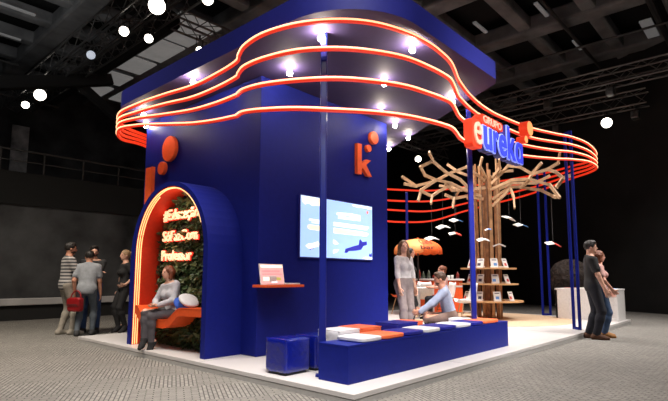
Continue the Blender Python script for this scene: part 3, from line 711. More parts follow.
obj('back_panel', PRISM(arch(4.42, 2.62, .90, 1.46, yc=3.52), .60, .66, fYZ), M['soil'], ap, world=True)
full = [(4.412, DZ+.01)]+[(3.52+.892*math.cos(a), 1.46+.892*math.sin(a)) for a in np.linspace(0, PI, 40)]
for x, upto, lab in ((.156, 36, 'longest outer neon strip of the archway'), (.188, 25, None), (.220, 16, None)):
    bm = bmesh.new(); tube(bm, [(x, p[0], p[1]) for p in full[:upto]], .0075, 8); obj('neon_strip', bm, M['arch_neon'], ap, True, world=True)

# moss wall
mw_ = thing('foliage_panel', 'upright panel of dense green leaves behind the swing seat', 'plants', (.57, 3.5, DZ))
obj('backing', boxw(.56, .598, 2.64, 4.36, DZ, 1.5), M['soil'], mw_, world=True)
def leaves(n, m, seed, smin, smax):
    rr = random.Random(seed); bm = bmesh.new()
    for _ in range(n):
        while True:
            y = rr.uniform(2.66, 4.34); z = rr.uniform(.12, 2.3)
            if z < 1.47 or (y-3.5)**2+(z-1.47)**2 < .84**2: break
        L = rr.uniform(smin, smax); W = L*rr.uniform(.3, .55); x = .55-rr.uniform(0, .06)
        dn = Vector((-rr.uniform(.1, 1.0), rr.uniform(-1, 1), rr.uniform(-1.2, .5))).normalized()
        nr = Vector((-1, rr.uniform(-.6, .6), rr.uniform(-.2, .8))); sd = dn.cross(nr).normalized(); nr = sd.cross(dn)
        b0 = Vector((x, y, z)); pts = [b0, b0+dn*L*.35+sd*W/2+nr*.004, b0+dn*L*.75+sd*W*.36, b0+dn*L-nr*.012, b0+dn*L*.75-sd*W*.36, b0+dn*L*.35-sd*W/2+nr*.004]
        c = bm.verts.new(b0+dn*L*.5-nr*L*.07); vs = [bm.verts.new(p) for p in pts]
        for k in range(6): bm.faces.new((vs[k], vs[(k+1) % 6], c))
    return bm
obj('foliage', leaves(2600, M['leaf'], 1, .06, .13), M['leaf'], mw_, world=True)
obj('foliage', leaves(900, M['leaf2'], 2, .07, .16), M['leaf2'], mw_, world=True)
obj('foliage', leaves(900, M['leaf3'], 3, .05, .11), M['leaf3'], mw_, world=True)
for f_ in mw_.children:
    if f_.name.startswith('foliage'): f_['kind'] = 'stuff'

# neon lettering in the niche
ns = thing('neon_lettering', 'glowing red and cream neon words on the plant wall', 'neon sign', (.44, 3.7, 1.35))
for s_, y0, y1, zb, hh in (('#Educação', 4.17, 3.20, 1.955, .155), ('SóFazCom', 4.17, 3.22, 1.635, .15), ('Professor', 4.18, 3.36, 1.345, .15)):
    me = text_mesh(s_, .21, .02, .0025); lo, hi = bounds(me); sx = (y0-y1)/(hi[0]-lo[0])
    me.transform(Matrix.Diagonal((sx, hh/.145, 1, 1)) @ Matrix.Translation((-lo[0], 0, 0)))
    me.transform(FACE_X); me.transform(Matrix.Translation((.44, y0, zb)))
    ln = obj('word', me, M['text_neon'], ns, world=True)
    me = text_mesh(s_, .21, .012, .012); me.transform(Matrix.Diagonal((sx, hh/.145, 1, 1)) @ Matrix.Translation((-lo[0], 0, 0)))
    me.transform(FACE_X); me.transform(Matrix.Translation((.462, y0, zb)))
    h_ = obj('halo_backing', me, M['text_halo'], ln); me.transform(Matrix.Translation(-Vector(ns.location)))

# swing seat
sw = thing('swing_seat', 'orange curved hanging bench across the green niche', 'bench', (.34, 3.5, .4))
up_e = [(4.385, .68), (4.30, .67), (4.18, .56), (4.04, .515), (3.60, .505), (3.42, .53), (3.22, .66), (3.14, .69), (2.615, .70)]
dn_e = [(2.615, .60), (3.10, .59), (3.20, .57), (3.38, .44), (3.56, .395), (4.06, .40), (4.24, .46), (4.385, .58)]
obj('seat', PRISM(up_e+dn_e, .155, .475, fYZ), M['orange_swing'], sw, world=True)
bm = bmesh.new()
for a, b in zip(up_e, up_e[1:]): bar(bm, (.157, a[0], a[1]), (.157, b[0], b[1]), .012, .012)
obj('front_edging', bm, M['orange_swing'], sw, world=True)
def cushion_disc(label, c, r, th, tilt, m):
    bm = bmesh.new(); bmesh.ops.create_uvsphere(bm, u_segments=24, v_segments=14, radius=1)
    for v in bm.verts:
        k = (abs(v.co.x)**3+abs(v.co.y)**3)**(1/3) or 1; rr = math.hypot(v.co.x, v.co.y); f_ = rr/k if k else 1
        v.co = Vector((v.co.x*r*(.75+.25*f_), v.co.y*r*(.75+.25*f_), math.copysign(abs(v.co.z)**.7, v.co.z)*th))
    bmesh.ops.transform(bm, matrix=tilt, verts=bm.verts)
    o = obj('scatter_cushion', bm, m, smooth=True); o.location = c
    return tag(o, label, 'cushion', 'cushions on the orange swing')
RX = Matrix.Rotation(PI/2, 4, 'X')
cushion_disc('royal blue cushion behind the seated woman on the swing', (.33, 3.36, .725), .125, .04, Matrix.Rotation(-.75, 4, 'X') @ RX, mat('blue_cotton', (.02, .08, .42, 1), .8))
cushion_disc('white cushion leaning on the blue one on the swing', (.33, 3.20, .785), .14, .035, Matrix.Rotation(-.95, 4, 'X') @ RX, mat('white_cotton', srgb(196, 194, 196), .8))

# ---- logos: letter k with two dots
def k_logo(label, base, size_h, face, dots, sx=1.0):
    t = thing('wall_logo', label, 'logo', base, 0, 'orange letter logos on the blue tower')
    h_ = size_h; s_ = .25*h_*sx; g = s_*.98; arm_h = .54*h_; bm = bmesh.new(); fz = lambda u, v, d: (u, v, d)
    prism(bm, [(0, 0), (s_, 0), (s_, h_), (0, h_)], -.03, .03, fz)
    prism(bm, [(s_*.98, .17*h_), (s_*.98, .17*h_+g*.95), (s_+.30*h_*sx, arm_h), (s_+.30*h_*sx+g*1.15, arm_h)], -.028, .028, fz)
    prism(bm, [(s_+.05*h_*sx, .24*h_), (s_+.05*h_*sx+g*.75, .24*h_+g*.75), (s_+.36*h_*sx+g*1.1, 0), (s_+.36*h_*sx, 0)], -.029, .029, fz)
    bmesh.ops.transform(bm, matrix=face, verts=bm.verts); obj('letter_k', bm, M['orange'], t)
    for u, v, r in dots:
        bm = LATHE([(r*.96, 0), (r, .01), (r, .055), (r*.96, .065)], n=32); bmesh.ops.translate(bm, vec=(0, 0, 0), verts=bm.verts)
        bmesh.ops.transform(bm, matrix=face @ Matrix.Translation((u, v, -.03)), verts=bm.verts); obj('dot', bm, M['orange'], t)
k_logo('small orange k with two dots above the glowing screen', (2.63, 2.145, 2.76), .50, FACE_Y, ((.30, .47, .06), (.45, .68, .11)), .85)
k_logo('large orange k with two dots above the archway', (.645, 5.17, 1.92), 1.03, FACE_X, ((.52, .96, .11), (.74, 1.25, .21)), .85)

# ---- big screen
sc = thing('wall_screen', 'glowing pale blue screen on the blue tower wall', 'screen', (2.27, 2.15, 1.39))
obj('bezel', boxw(1.385, 3.045, 2.145, 2.18, 1.375, 2.275, .004), M['sign_side'], sc, world=True)
obj('display', boxw(1.40, 3.03, 2.139, 2.146, 1.39, 2.26), M['screen'], sc, world=True)
SX = lambda px: 1.40+(px-40)/(420-40)*1.63
def SZ(px, pz): # crop frame of the screen is a trapezoid: undo its slopes
    u = (px-40)/380; top = 32+u*60; bot = 355+u*17; return 2.26-(pz-top)/(bot-top)*.87
def blob(name, pts, m, d=2.1385, par=sc):
    return obj(name, PRISM([(SX(a), SZ(a, b)) for a, b in pts], d-.0015, d, fXZ), m, par, world=True)
blob('cloud', [(42, 36), (150, 52), (152, 70), (138, 78), (128, 90), (110, 84), (96, 90), (80, 78), (66, 76), (60, 84), (46, 66)], M['scr_cream'])
blob('cloud', [(300, 78), (350, 84), (400, 92), (418, 98), (418, 104), (398, 106), (384, 100), (340, 95), (310, 90)], M['scr_cream'])
blob('heading_bar', [(216, 122), (262, 124), (300, 128), (348, 138), (348, 150), (300, 142), (262, 138), (216, 134)], M['scr_white'])
blob('heading_bar', [(224, 140), (348, 154), (348, 168), (224, 154)], M['scr_white'])
blob('logo_mark', [(128, 132), (142, 112), (156, 134), (148, 132), (142, 122), (136, 130)], M['scr_white'])
blob('text_bar', [(78, 156), (154, 166), (154, 176), (78, 166)], M['scr_white']); blob('text_bar', [(200, 172), (398, 198), (398, 208), (200, 182)], M['scr_white'])
blob('text_bar', [(90, 172), (154, 180), (154, 186), (90, 179)], M['scr_white']); blob('text_bar', [(200, 186), (390, 211), (390, 217), (200, 193)], M['scr_white'])
blob('text_band', [(72, 190), (82, 188), (154, 197), (154, 222), (84, 214), (72, 206)], M['scr_yellow']); blob('text_band', [(200, 203), (384, 228), (396, 236), (392, 246), (380, 249), (200, 231)], M['scr_yellow'])
blob('bird', [(62, 300), (76, 288), (96, 286), (120, 276), (130, 288), (122, 304), (102, 308), (92, 318), (78, 314), (70, 304)], M['scr_cream'])
blob('bird_shadow', [(80, 316), (96, 308), (102, 314), (86, 320)], M['scr_navy'])
blob('silhouette', [(258, 334), (264, 314), (284, 308), (310, 300), (338, 294), (343, 268), (348, 264), (360, 278), (386, 276), (388, 294), (366, 300), (352, 320), (322, 324), (282, 326), (272, 336)], M['scr_navy'])
blob('small_cloud', [(198, 266), (212, 272), (226, 288), (212, 292), (198, 286)], M['scr_white']); blob('small_cloud', [(198, 320), (230, 318), (216, 334), (198, 338)], M['scr_white'])
blob('red_mark', [(386, 112), (398, 118), (394, 132), (386, 126)], M['scr_orange'])
blob('cloud', [(360, 366), (376, 358), (396, 360), (418, 362), (418, 370), (380, 370)], M['scr_cream'])
blob('skyline', [(398, 352), (404, 338), (410, 346), (416, 334), (418, 356), (408, 358)], M['scr_navy'])

# ---- tablet shelf
sh = thing('wall_shelf', 'narrow orange shelf on the blue tower wall', 'shelf', (.92, 2.02, .985))
obj('board', boxw(.60, 1.27, 1.92, 2.18, .975, 1.008, .004), M['orange'], sh, world=True)
tb = thing('tablet', 'glowing pink tablet leaning on the orange shelf', 'tablet', (.80, 2.01, 1.008))
tilt = Matrix.Rotation(-.18, 4, 'X')
def tbox(name, c, s, m):
    bm = BOX((c[0], c[1], c[2]), s, .003); bmesh.ops.transform(bm, matrix=tilt, verts=bm.verts); return obj(name, bm, m, tb)
tbox('case', (0, .006, .135), (.40, .012, .27), M['white_plastic']); tbox('display', (0, -.002, .137), (.375, .006, .245), M['tab_pink'])
tbox('picture', (0, -.006, .235), (.36, .003, .03), M['scr_cream']); tbox('picture', (-.02, -.006, .175), (.30, .003, .02), M['tab_red']); tbox('picture', (0, -.006, .135), (.34, .003, .014), M['tab_red'])
tbox('picture', (-.09, -.006, .075), (.13, .003, .045), M['scr_cream']); tbox('picture', (.09, -.006, .075), (.10, .003, .04), M['tab_olive']); tbox('picture', (.02, -.006, .05), (.09, .003, .05), M['scr_white'])
bm = BOX((0, .05, .055), (.12, .10, .11), .004); obj('stand', bm, M['white_plastic'], tb)
tag(rebase(obj('leaflet_tray', boxw(.98, 1.22, 1.95, 2.12, 1.01, 1.028, .004), M['white_plastic'])), 'low white tray beside the tablet on the orange shelf', 'tray')
# ---- bench, cushions, vinyl cubes
bn = thing('storage_bench', 'long royal blue box bench along the front edge of the stand', 'bench', (2.08, .475, DZ))
obj('body', boxw(.25, 3.92, .28, .67, DZ, .445, .004), M['blue_bench'], bn, world=True)
obj('top_panel', boxw(.248, 3.922, .278, .672, .445, .463, .003), M['blue_bench'], bn, world=True)
CS = [('white', .48, .82, 'white flat cushion on the bench, nearest the camera'), ('orange', .83, 1.23, 'orange flat cushion on the bench, next to the nearest white one'),
      ('blue', 1.25, 1.63, 'blue flat cushion on the bench right of the near orange one'), ('white', 1.65, 2.0, 'white flat cushion on the bench in front of the seated man\'s knees'),
      ('blue', 2.02, 2.40, 'blue flat cushion on the bench in front of the seated man\'s hips'), ('white', 2.42, 2.80, 'white flat cushion on the bench just before the post that fronts the tree'),
      ('blue', 2.83, 3.16, 'blue flat cushion on the bench before the far orange one'), ('orange', 3.18, 3.66, 'orange flat cushion at the far end of the bench')]
cm = {'white': M['white_cush'], 'orange': M['orange_cush'], 'blue': M['vinyl_cushion']}
def cush(c, x0, x1, y0, y1, z0, z1, label, i, grp='flat cushions along the bench'):
    o = obj('seat_cushion', puffy((0, 0, 0), (x1-x0, y1-y0, z1-z0), 7, 10, .008, i), cm[c], smooth=True)
    o.location = ((x0+x1)/2, (y0+y1)/2, (z0+z1)/2); return tag(o, label, 'cushion', grp)
for i, (c, x0, x1, lab) in enumerate(CS): cush(c, x0, x1, .285, .655, .463, .512, lab, i)
def cube_seat(label, c, x0, x1, y0, y1, z1, i, m=None):
    t = thing('ottoman', label, 'ottoman', ((x0+x1)/2, (y0+y1)/2, DZ), 0, 'vinyl cube seats on the stand')
    h = z1-DZ
    obj('upholstery', puffy((0, 0, h/2+.01), (x1-x0, y1-y0, h-.02), 14, 16, .006, i), m or cm[c], t, True)
    bm = bmesh.new(); w, d_ = (x1-x0)/2-.012, (y1-y0)/2-.012
    tube(bm, [(-w, -d_, h-.012), (w, -d_, h-.012), (w, d_, h-.012), (-w, d_, h-.012)], .009, 6, True); obj('piping', bm, m or cm[c], t)
    obj('base', BOX((0, 0, .008), (x1-x0-.06, y1-y0-.06, .016)), M['black'], t)
cube_seat('shiny blue vinyl cube seat standing nearest the stand\'s front edge', 'blue', .11, .47, 1.0, 1.33, .47, 1, M['vinyl'])
cube_seat('shiny blue vinyl cube seat between the front cube and the blue post', 'blue', .53, .88, .98, 1.31, .47, 2, M['vinyl'])
cube_seat('white vinyl cube seat behind the bench by the blue post', 'white', .60, .97, .71, 1.03, .545, 3)
cube_seat('orange vinyl cube seat behind the bench beside the white cube', 'orange', .99, 1.37, .71, 1.08, .545, 4)
cube_seat('matt blue cube seat behind the bench by the standing woman', 'blue', 1.70, 2.16, .71, 1.08, .545, 5)
cube_seat('orange cube seat peeking out below the cross-legged man\'s knees', 'orange', 2.20, 2.58, .90, 1.25, .52, 6)
cube_seat('small white cube seat behind the bench at the post before the tree', 'white', 3.42, 3.68, .74, 1.0, .50, 7)

cube_seat('low blue cube seat hidden under the cross-legged man', 'blue', 3.50, 4.02, 1.0, 1.50, .37, 8)
# ---- sign
sg = thing('letter_sign', 'large blue and orange letter sign hung on the neon tubes', 'sign', (3.7, .2, 2.87))
def letter(ch, x0, x1, zb, zh, face_m, edge_m, side_m, y=.13, name='letter', bold=.018):
    x0 -= .11; x1 -= .11; zb += .035
    for nm, off, dep, yy, m in ((name, .0, .02, y, face_m), ('outline', .016, .02, y+.012, edge_m), ('side_body', .018, .10, y+.07, side_m)):
        if edge_m is None and off: continue
        me = text_mesh(ch, 1, dep, bold); lo, hi = bounds(me); bx, by = hi[0]-lo[0], hi[1]-lo[1]
        me2 = text_mesh(ch, 1, dep, .018+off*1.6) if off else me
        if off: lo2, hi2 = bounds(me2)
        me2.transform(Matrix.Diagonal(((x1-x0)/bx, zh/by, 1, 1)) @ Matrix.Translation((-lo[0], -lo[1], 0)))
        me2.transform(FACE_Y); me2.transform(Matrix.Translation((x0, yy, zb)))
        if nm == name: par = obj(name, me2, m, sg, world=True)
        else: o = obj(nm, me2, m, par); me2.transform(Matrix.Translation(-Vector(sg.location)))
    return par
bm = bmesh.new(); prism(bm, roundpoly([(2.665, 2.875), (2.95, 2.875), (2.95, 3.275), (2.665, 3.275)], [.06]*4, 5), .145, .27, fXZ)
obj('red_block', bm, M['sign_red'], sg, world=True)
letter('e', 2.815, 3.035, 2.885, .315, M['sign_e'], None, M['sign_red'], bold=.002)
for ch, x0, x1, zh in (('u', 3.09, 3.345, .32), ('r', 3.40, 3.575, .32), ('e', 3.59, 3.86, .325), ('k', 3.905, 4.19, .50), ('ɑ', 4.205, 4.475, .325)):
    letter(ch, x0, x1, 2.865, zh, M['sign_blue'], M['sign_edge'], M['sign_side'])
bm = bmesh.new(); prism(bm, roundpoly([(2.95, 3.245), (3.66, 3.275), (3.66, 3.405), (2.95, 3.395)], [.04]*4, 5), .14, .27, fXZ); obj('name_plate', bm, M['sign_red'], sg, world=True)
me = text_mesh('GRUPO', .16, .012, .0); lo, hi = bounds(me)
me.transform(Matrix.Diagonal((.60/(hi[0]-lo[0]), .105/(hi[1]-lo[1]), 1, 1)) @ Matrix.Translation((-lo[0], -lo[1], 0))); me.transform(FACE_Y); me.transform(Matrix.Translation((3.0, .134, 3.278)))
obj('lettering', me, M['sign_e'], sg, world=True)
for x, z, r in ((4.68, 3.56, .13), (4.49, 3.335, .065)):
    bm = LATHE([(r*.97, 0), (r, .01), (r, .13), (r*.97, .14)], n=32); bmesh.ops.transform(bm, matrix=Matrix.Translation((x, .25, z)) @ FACE_Y, verts=bm.verts); p_ = obj('dot', bm, M['sign_red'], sg, world=True)
    bm = LATHE([(r*.93, 0), (r*.9, .008)], n=32); bmesh.ops.transform(bm, matrix=Matrix.Translation((x, .11, z)) @ FACE_Y, verts=bm.verts); o = obj('dot_face', bm, mat('dot_glow', (.9, .4, .15, 1), .4, emit=(1, .30, .09, 1), es=.95), p_)
    o.data.transform(Matrix.Translation(-Vector(sg.location)))
obj('rail', BAR((2.80, .30, 3.30), (4.55, .30, 3.30), .03, .03), M['sign_side'], sg, world=True)

# ---- soffit spotlights
SP = [(.30, 4.7, 'spotlight under the canopy at its far left rounded end'), (.62, 5.25, 'second low spotlight at the far left end of the canopy'), (.08, 2.89, 'bright spotlight under the canopy\'s left edge over the archway'),
      (.75, 1.7, 'bright spotlight before the corner of the blue tower'), (.34, .75, 'spotlight under the canopy\'s front corner beside the near blue post'), (1.25, .16, 'spotlight under the canopy\'s front edge right of the near post'),
      (1.85, 1.0, 'spotlight in the middle of the canopy underside'), (2.75, 1.73, 'spotlight above the small orange k'), (3.5, 1.99, 'spotlight first along the slanted right edge of the canopy'),
      (4.3, 2.25, 'spotlight second along the slanted right edge of the canopy'), (4.72, 3.0, 'spotlight last along the slanted right edge by the tower corner'), (3.1, .66, 'spotlight at the canopy\'s right corner above the sign')]
PWR = [9, 5, 13, 12, 13, 14, 7, 8, 8, 8, 8, 11]
for i, (x, y, lab) in enumerate(SP):
    t = thing('canopy_spotlight', lab, 'spotlight', (x, y, 3.80), 0, 'spotlights under the blue canopy')
    obj('mount', LATHE([(.045, -.008), (.045, 0)], n=20), M['white_plastic'], t)
    obj('stem', TUBE([(0, 0, -.004), (0, 0, -.052)], .010, 8), M['grey_metal'], t)
    obj('bulb', SPHERE((0, 0, -.082), .036), mat('bulb_glow_%d' % i, (1, 1, 1, 1), .4, emit=(1, .86, .68, 1), es=2.1*PWR[i]/(PI*4*PI*.036**2)), t, True)

# ---- the wooden display tree
TX, TY = 8.3, 2.6
tr = thing('display_tree', 'tree shaped display of vertical wooden slats with honeycomb branches', 'display tree', (TX, TY, DZ))
rr = random.Random(4)
for k in range(28):
    a = 2*PI*k/28+rr.uniform(-.05, .05); r0 = rr.uniform(.27, .36)
    p0 = Vector((TX+r0*math.cos(a), TY+r0*math.sin(a), DZ)); top = rr.uniform(3.5, 4.05); lean = rr.uniform(.0, .05)
    p1 = Vector((TX+(r0+lean)*math.cos(a), TY+(r0+lean)*math.sin(a), top))
    bm = bmesh.new(); w, th = rr.uniform(.036, .062), .025
    ta = Vector((-math.sin(a), math.cos(a), 0)); ra = Vector((math.cos(a), math.sin(a), 0))
    vs = [[bm.verts.new(p+ta*w/2*s1+ra*th/2*s2) for s1, s2 in ((-1, -1), (1, -1), (1, 1), (-1, 1))] for p in (p0, p1)]
    bm.faces.new(vs[0]); bm.faces.new(vs[1][::-1])
    for q in range(4): bm.faces.new((vs[0][q], vs[0][(q+1) % 4], vs[1][(q+1) % 4], vs[1][q]))
    obj('slat', bm, [M['wood'], M['wood_dark'], M['wood_mid']][rr.choice((0, 1, 1, 2))], tr, world=True)
obj('core', TUBE([(TX, TY, DZ), (TX, TY, 3.3)], .10, 12), M['wood_dark'], tr, world=True)
BR = [[(7.81,2.41,3.26),(7.44,2.59,3.2),(7.12,2.68,3.4),(6.74,2.83,3.53),(6.38,2.95,3.74),(6.17,2.92,3.9)],[(7.98,2.49,3.49),(7.52,2.71,3.77),(7.14,2.92,3.6),(6.76,3.14,3.37),(6.33,3.4,3.22),(5.98,3.52,3.39)],
[(7.86,2.54,3.08),(7.46,2.74,3.2),(7.09,2.9,3.33),(6.69,3.1,3.39),(6.4,3.19,3.46),(6.19,3.17,3.62),(6.22,2.89,3.71)],[(6.57,3.03,3.33),(6.24,3.2,3.09),(6.09,3.18,2.84)],[(6.3,3.38,3.21),(5.94,3.44,3.22)],
[(7.09,2.9,3.29),(6.75,3.06,3.1),(6.52,3.09,2.97),(6.2,3.18,3.06)],[(6.5,3.07,2.97),(6.38,3.03,2.79)],[(7.96,2.54,3.02),(7.48,2.72,3.05),(7.23,2.91,2.98),(7.03,3.01,3.05)],[(7.2,2.89,2.98),(7.08,2.86,2.76)],
[(7.98,2.75,3.46),(7.64,2.91,3.24),(7.39,3.04,3.22),(7.0,3.0,3.30)],[(8.3,2.9,3.82),(8.2,2.96,3.68),(8.01,3.2,3.8),(7.88,3.41,3.99)],
[(8.05,2.33,3.25),(7.84,1.73,3.37),(7.78,1.31,3.33),(7.78,.86,3.14),(7.6,.62,2.82)],[(8.08,2.33,3.4),(7.97,1.86,3.75),(7.96,1.58,3.68),(7.97,1.31,3.48),(7.89,1.07,3.67)],[(7.78,1.31,3.32),(7.97,1.31,3.46)],
[(7.9,1.30,3.45),(7.8,.89,3.5),(7.73,.65,3.59),(7.53,.54,3.76)],[(7.76,.87,3.48),(7.68,.69,3.39),(7.66,.54,3.23),(7.45,.61,3.02)],[(7.66,.54,3.23),(7.5,.37,3.23)],
[(8.08,2.3,3.02),(7.94,1.82,3.23),(7.94,1.54,3.2),(7.80,1.32,3.3)],[(7.93,1.80,3.19),(7.79,1.68,2.93),(7.66,1.62,2.7)],[(8.05,2.3,2.85),(7.95,1.96,3.07),(7.93,1.80,3.21)],[(7.93,1.54,3.18),(7.87,1.09,3.06),(7.89,.84,2.9),(7.76,.74,2.85)],
[(8.08,2.3,3.55),(7.94,2.05,3.72),(7.81,2.01,3.89)],[(8.02,2.45,3.55),(7.61,2.4,3.77),(7.53,2.31,3.93)],[(8.3,2.36,3.5),(8.32,2.2,3.72),(8.62,2.04,3.76)],[(8.41,2.35,3.28),(8.58,2.03,3.44),(8.92,1.57,3.43),(9.05,1.29,3.59)],
[(8.55,2.75,3.2),(9.1,3.1,3.4),(9.5,3.0,3.6)],[(9.1,3.1,3.4),(9.3,3.6,3.3)],[(8.4,2.88,3.3),(8.7,3.5,3.5),(8.5,4.0,3.6)],[(8.7,3.5,3.5),(9.2,3.9,3.4)]]
for pts in BR:
    bm = bmesh.new()
    for a, b in zip(pts, pts[1:]):
        d_ = (Vector(b)-Vector(a)).normalized()*.03; bar(bm, Vector(a)-d_, Vector(b)+d_, .04, .066)
    obj('branch', bm, M['branch'], tr, world=True)
# shelves
shz = [(.515, .80), (.925, .70), (1.30, .665)]
ords = ['lowest', 'middle', 'top']
for (z, r), o_ in zip(shz, ords):
    bm = bmesh.new(); n = 40
    A = [[bm.verts.new((TX+q*math.cos(2*PI*k/n), TY+q*math.sin(2*PI*k/n), zz)) for k in range(n)] for q, zz in ((r, z), (r, z+.035), (.26, z+.035), (.26, z))]
    for i in range(4):
        for k in range(n): bm.faces.new((A[i][k], A[i][(k+1) % n], A[(i+1) % 4][(k+1) % n], A[(i+1) % 4][k]))
    obj('ring_shelf', bm, M['shelf'], tr, world=True)
# booklets on the ring shelves
def booklet(label, x, y, z, rz, kind, grp):
    t = thing('booklet', label, 'booklet', (x, y, z), rz, grp)
    R_ = Matrix.Rotation(-.32, 4, 'X')
    def pb(name, c, s_, m):
        bm = BOX(c, s_); bmesh.ops.transform(bm, matrix=R_, verts=bm.verts); return obj(name, bm, m, t)
    pb('cover', (0, 0, .115), (.17, .012, .23), M['paper'])
    m = [M['paper_red'], M['paper_dark'], M['paper_blue'], M['scr_orange'] if False else M['paper_red']][kind % 4]
    pb('picture', ((-.03, .02, 0)[kind % 3], -.0065, .08), (.08, .002, .07), m); pb('title', (0, -.0065, .19), (.11, .002, .022), M['paper_dark'])
    obj('stand', BOX((0, .10, .02), (.12, .12, .04), .004), M['paper'], t)
VA = math.atan2(CAM.y-TY, CAM.x-TX)
posn = ['at the blue post side', 'second from the blue post', 'third from the blue post', 'at the open right side']
kd = 0
for (z, r), o_ in zip(shz, ords):
    for k, da in enumerate((-1.0, -.36, .30, .92)):
        a = VA+da; rb = r-.14
        booklet('white booklet standing on the %s ring shelf, %s' % (o_, posn[k]), TX+rb*math.cos(a), TY+rb*math.sin(a), z+.035, a+PI/2, kd, 'booklets on the %s ring shelf' % o_); kd += 1
# hanging open books
HB = [((7.42,2.97,2.5),3.3,'blue','open book with blue page hanging left of the tree, highest of four'),((7.05,3.12,2.32),3.2,'w','white open book hanging left of the tree, second highest'),((7.8,3.21,2.21),3.3,'red','open book with red page hanging left of the tree by the post'),
      ((6.72,3.23,2.03),3.0,'w','white open book hanging lowest over the orange parasol'),((7.89,1.85,2.51),3.2,'w','white open book hanging just right of the tree trunk'),((8.09,1.66,2.35),3.2,'blue','pale open book with blue edge hanging right of the trunk, lower'),
      ((7.15,2.16,1.97),3.2,'w','small white open book hanging in front of the tree trunk'),((7.82,.86,1.86),3.1,'red','open book with red page hanging by the near twin posts'),((7.28,2.10,2.2),3.3,'blue','tiny blue book hanging in front of the upper trunk')]
for i, (p, zt, c, lab) in enumerate(HB):
    t = thing('hanging_book', lab, 'book', p, rr.uniform(-.5, .5)-.7, 'open books hanging from the branches')
    sz = .125 if i not in (6, 8) else (.11 if i == 6 else .055)
    tilt_ = Matrix.Rotation(rr.uniform(-.25, .25), 4, 'Y') @ Matrix.Rotation(.35, 4, 'X')
    for q, m in ((-1, M['paper']), (1, {'w': M['paper'], 'blue': M['paper_blue'], 'red': M['paper_red']}[c])):
        bm = BOX((q*sz*.62, 0, 0), (sz*1.25, sz*1.5, .018), .004); bmesh.ops.transform(bm, matrix=tilt_ @ Matrix.Rotation(q*.28*(1 if i != 6 else 1), 4, 'Y'), verts=bm.verts); obj('page_block', bm, m, t)
    obj('wire', TUBE([(0, 0, 0), (0, 0, zt-p[2])], .004, 5), M['wire'], t)
t = thing('garment_hanger_shape', 'white folded paper shape on the trunk slats above the top shelf', 'paper ornament', (7.86, 2.10, 1.86))
bar_b = bmesh.new(); bar(bar_b, (-.12, .1, -.03), (0, 0, .03), .02, .03); bar(bar_b, (0, 0, .03), (.12, -.1, -.03), .02, .03); obj('body', bar_b, M['paper'], t)
obj('wire', TUBE([(0, 0, .03), (0.02, .02, .9)], .004, 5), M['wire'], t)

# ---- white counter at the right end and what stands on it
ct = thing('reception_counter', 'plain white counter at the right end of the stand', 'counter', (9.98, .75, DZ))
def cbox(name, *a, m=M['white'], bev=.004): return obj(name, boxw(*a, bev), m, ct, world=True)
cbox('top', 9.575, 10.31, .06, 1.455, .80, .84); cbox('back_panel', 10.22, 10.30, .07, 1.45, DZ, .80)
cbox('front_panel', 9.58, 9.64, .62, 1.45, DZ, .80); cbox('side_panel', 9.58, 10.25, 1.40, 1.45, DZ, .80); cbox('side_panel', 9.58, 10.25, .07, .12, DZ, .80)
cbox('inset_panel', 9.63, 9.66, .12, .62, DZ, .80); cbox('inner_panel', 9.64, 10.25, .60, .64, DZ, .80)
cbox('kick_rail', 9.585, 9.64, .12, .62, DZ, .17); cbox('top_rail', 9.585, 9.64, .12, .62, .73, .80)
for i, (x, y, w, l, m, lab) in enumerate(((9.78, 1.10, .22, .30, 'paper_red', 'red folder lying on the white counter'), (9.80, .62, .28, .40, 'paper', 'white catalogue lying open on the counter'),
      (9.85, .28, .24, .30, 'paper_blue', 'blue magazine at the near end of the counter'), (10.1, .9, .25, .3, 'paper', 'white magazine at the back of the counter'))):
    t = thing('magazine', lab, 'magazine', (x, y, .84), rr.uniform(-.3, .3), 'printed matter on the white counter')
    obj('page_block', BOX((0, 0, .008), (w, l, .016)), M['paper'], t); obj('cover', BOX((0, 0, .0175), (w+.006, l+.006, .003)), M[m], t)
t = thing('display_tablet', 'tablet with a blue glowing screen tilted on the counter', 'tablet', (9.95, .50, .84), -1.2)
bm = BOX((0, 0, .03), (.3, .22, .012)); bmesh.ops.transform(bm, matrix=Matrix.Rotation(.2, 4, 'X'), verts=bm.verts); obj('case', bm, M['white_plastic'], t)
bm = BOX((0, 0, .0375), (.27, .19, .004)); bmesh.ops.transform(bm, matrix=Matrix.Rotation(.2, 4, 'X'), verts=bm.verts); obj('display', bm, mat('tablet_blue', (.2, .4, 1, 1), .3, emit=(.1, .3, 1, 1), es=1), t); obj('foot', BOX((0, .05, .012), (.1, .06, .024)), M['black'], t)
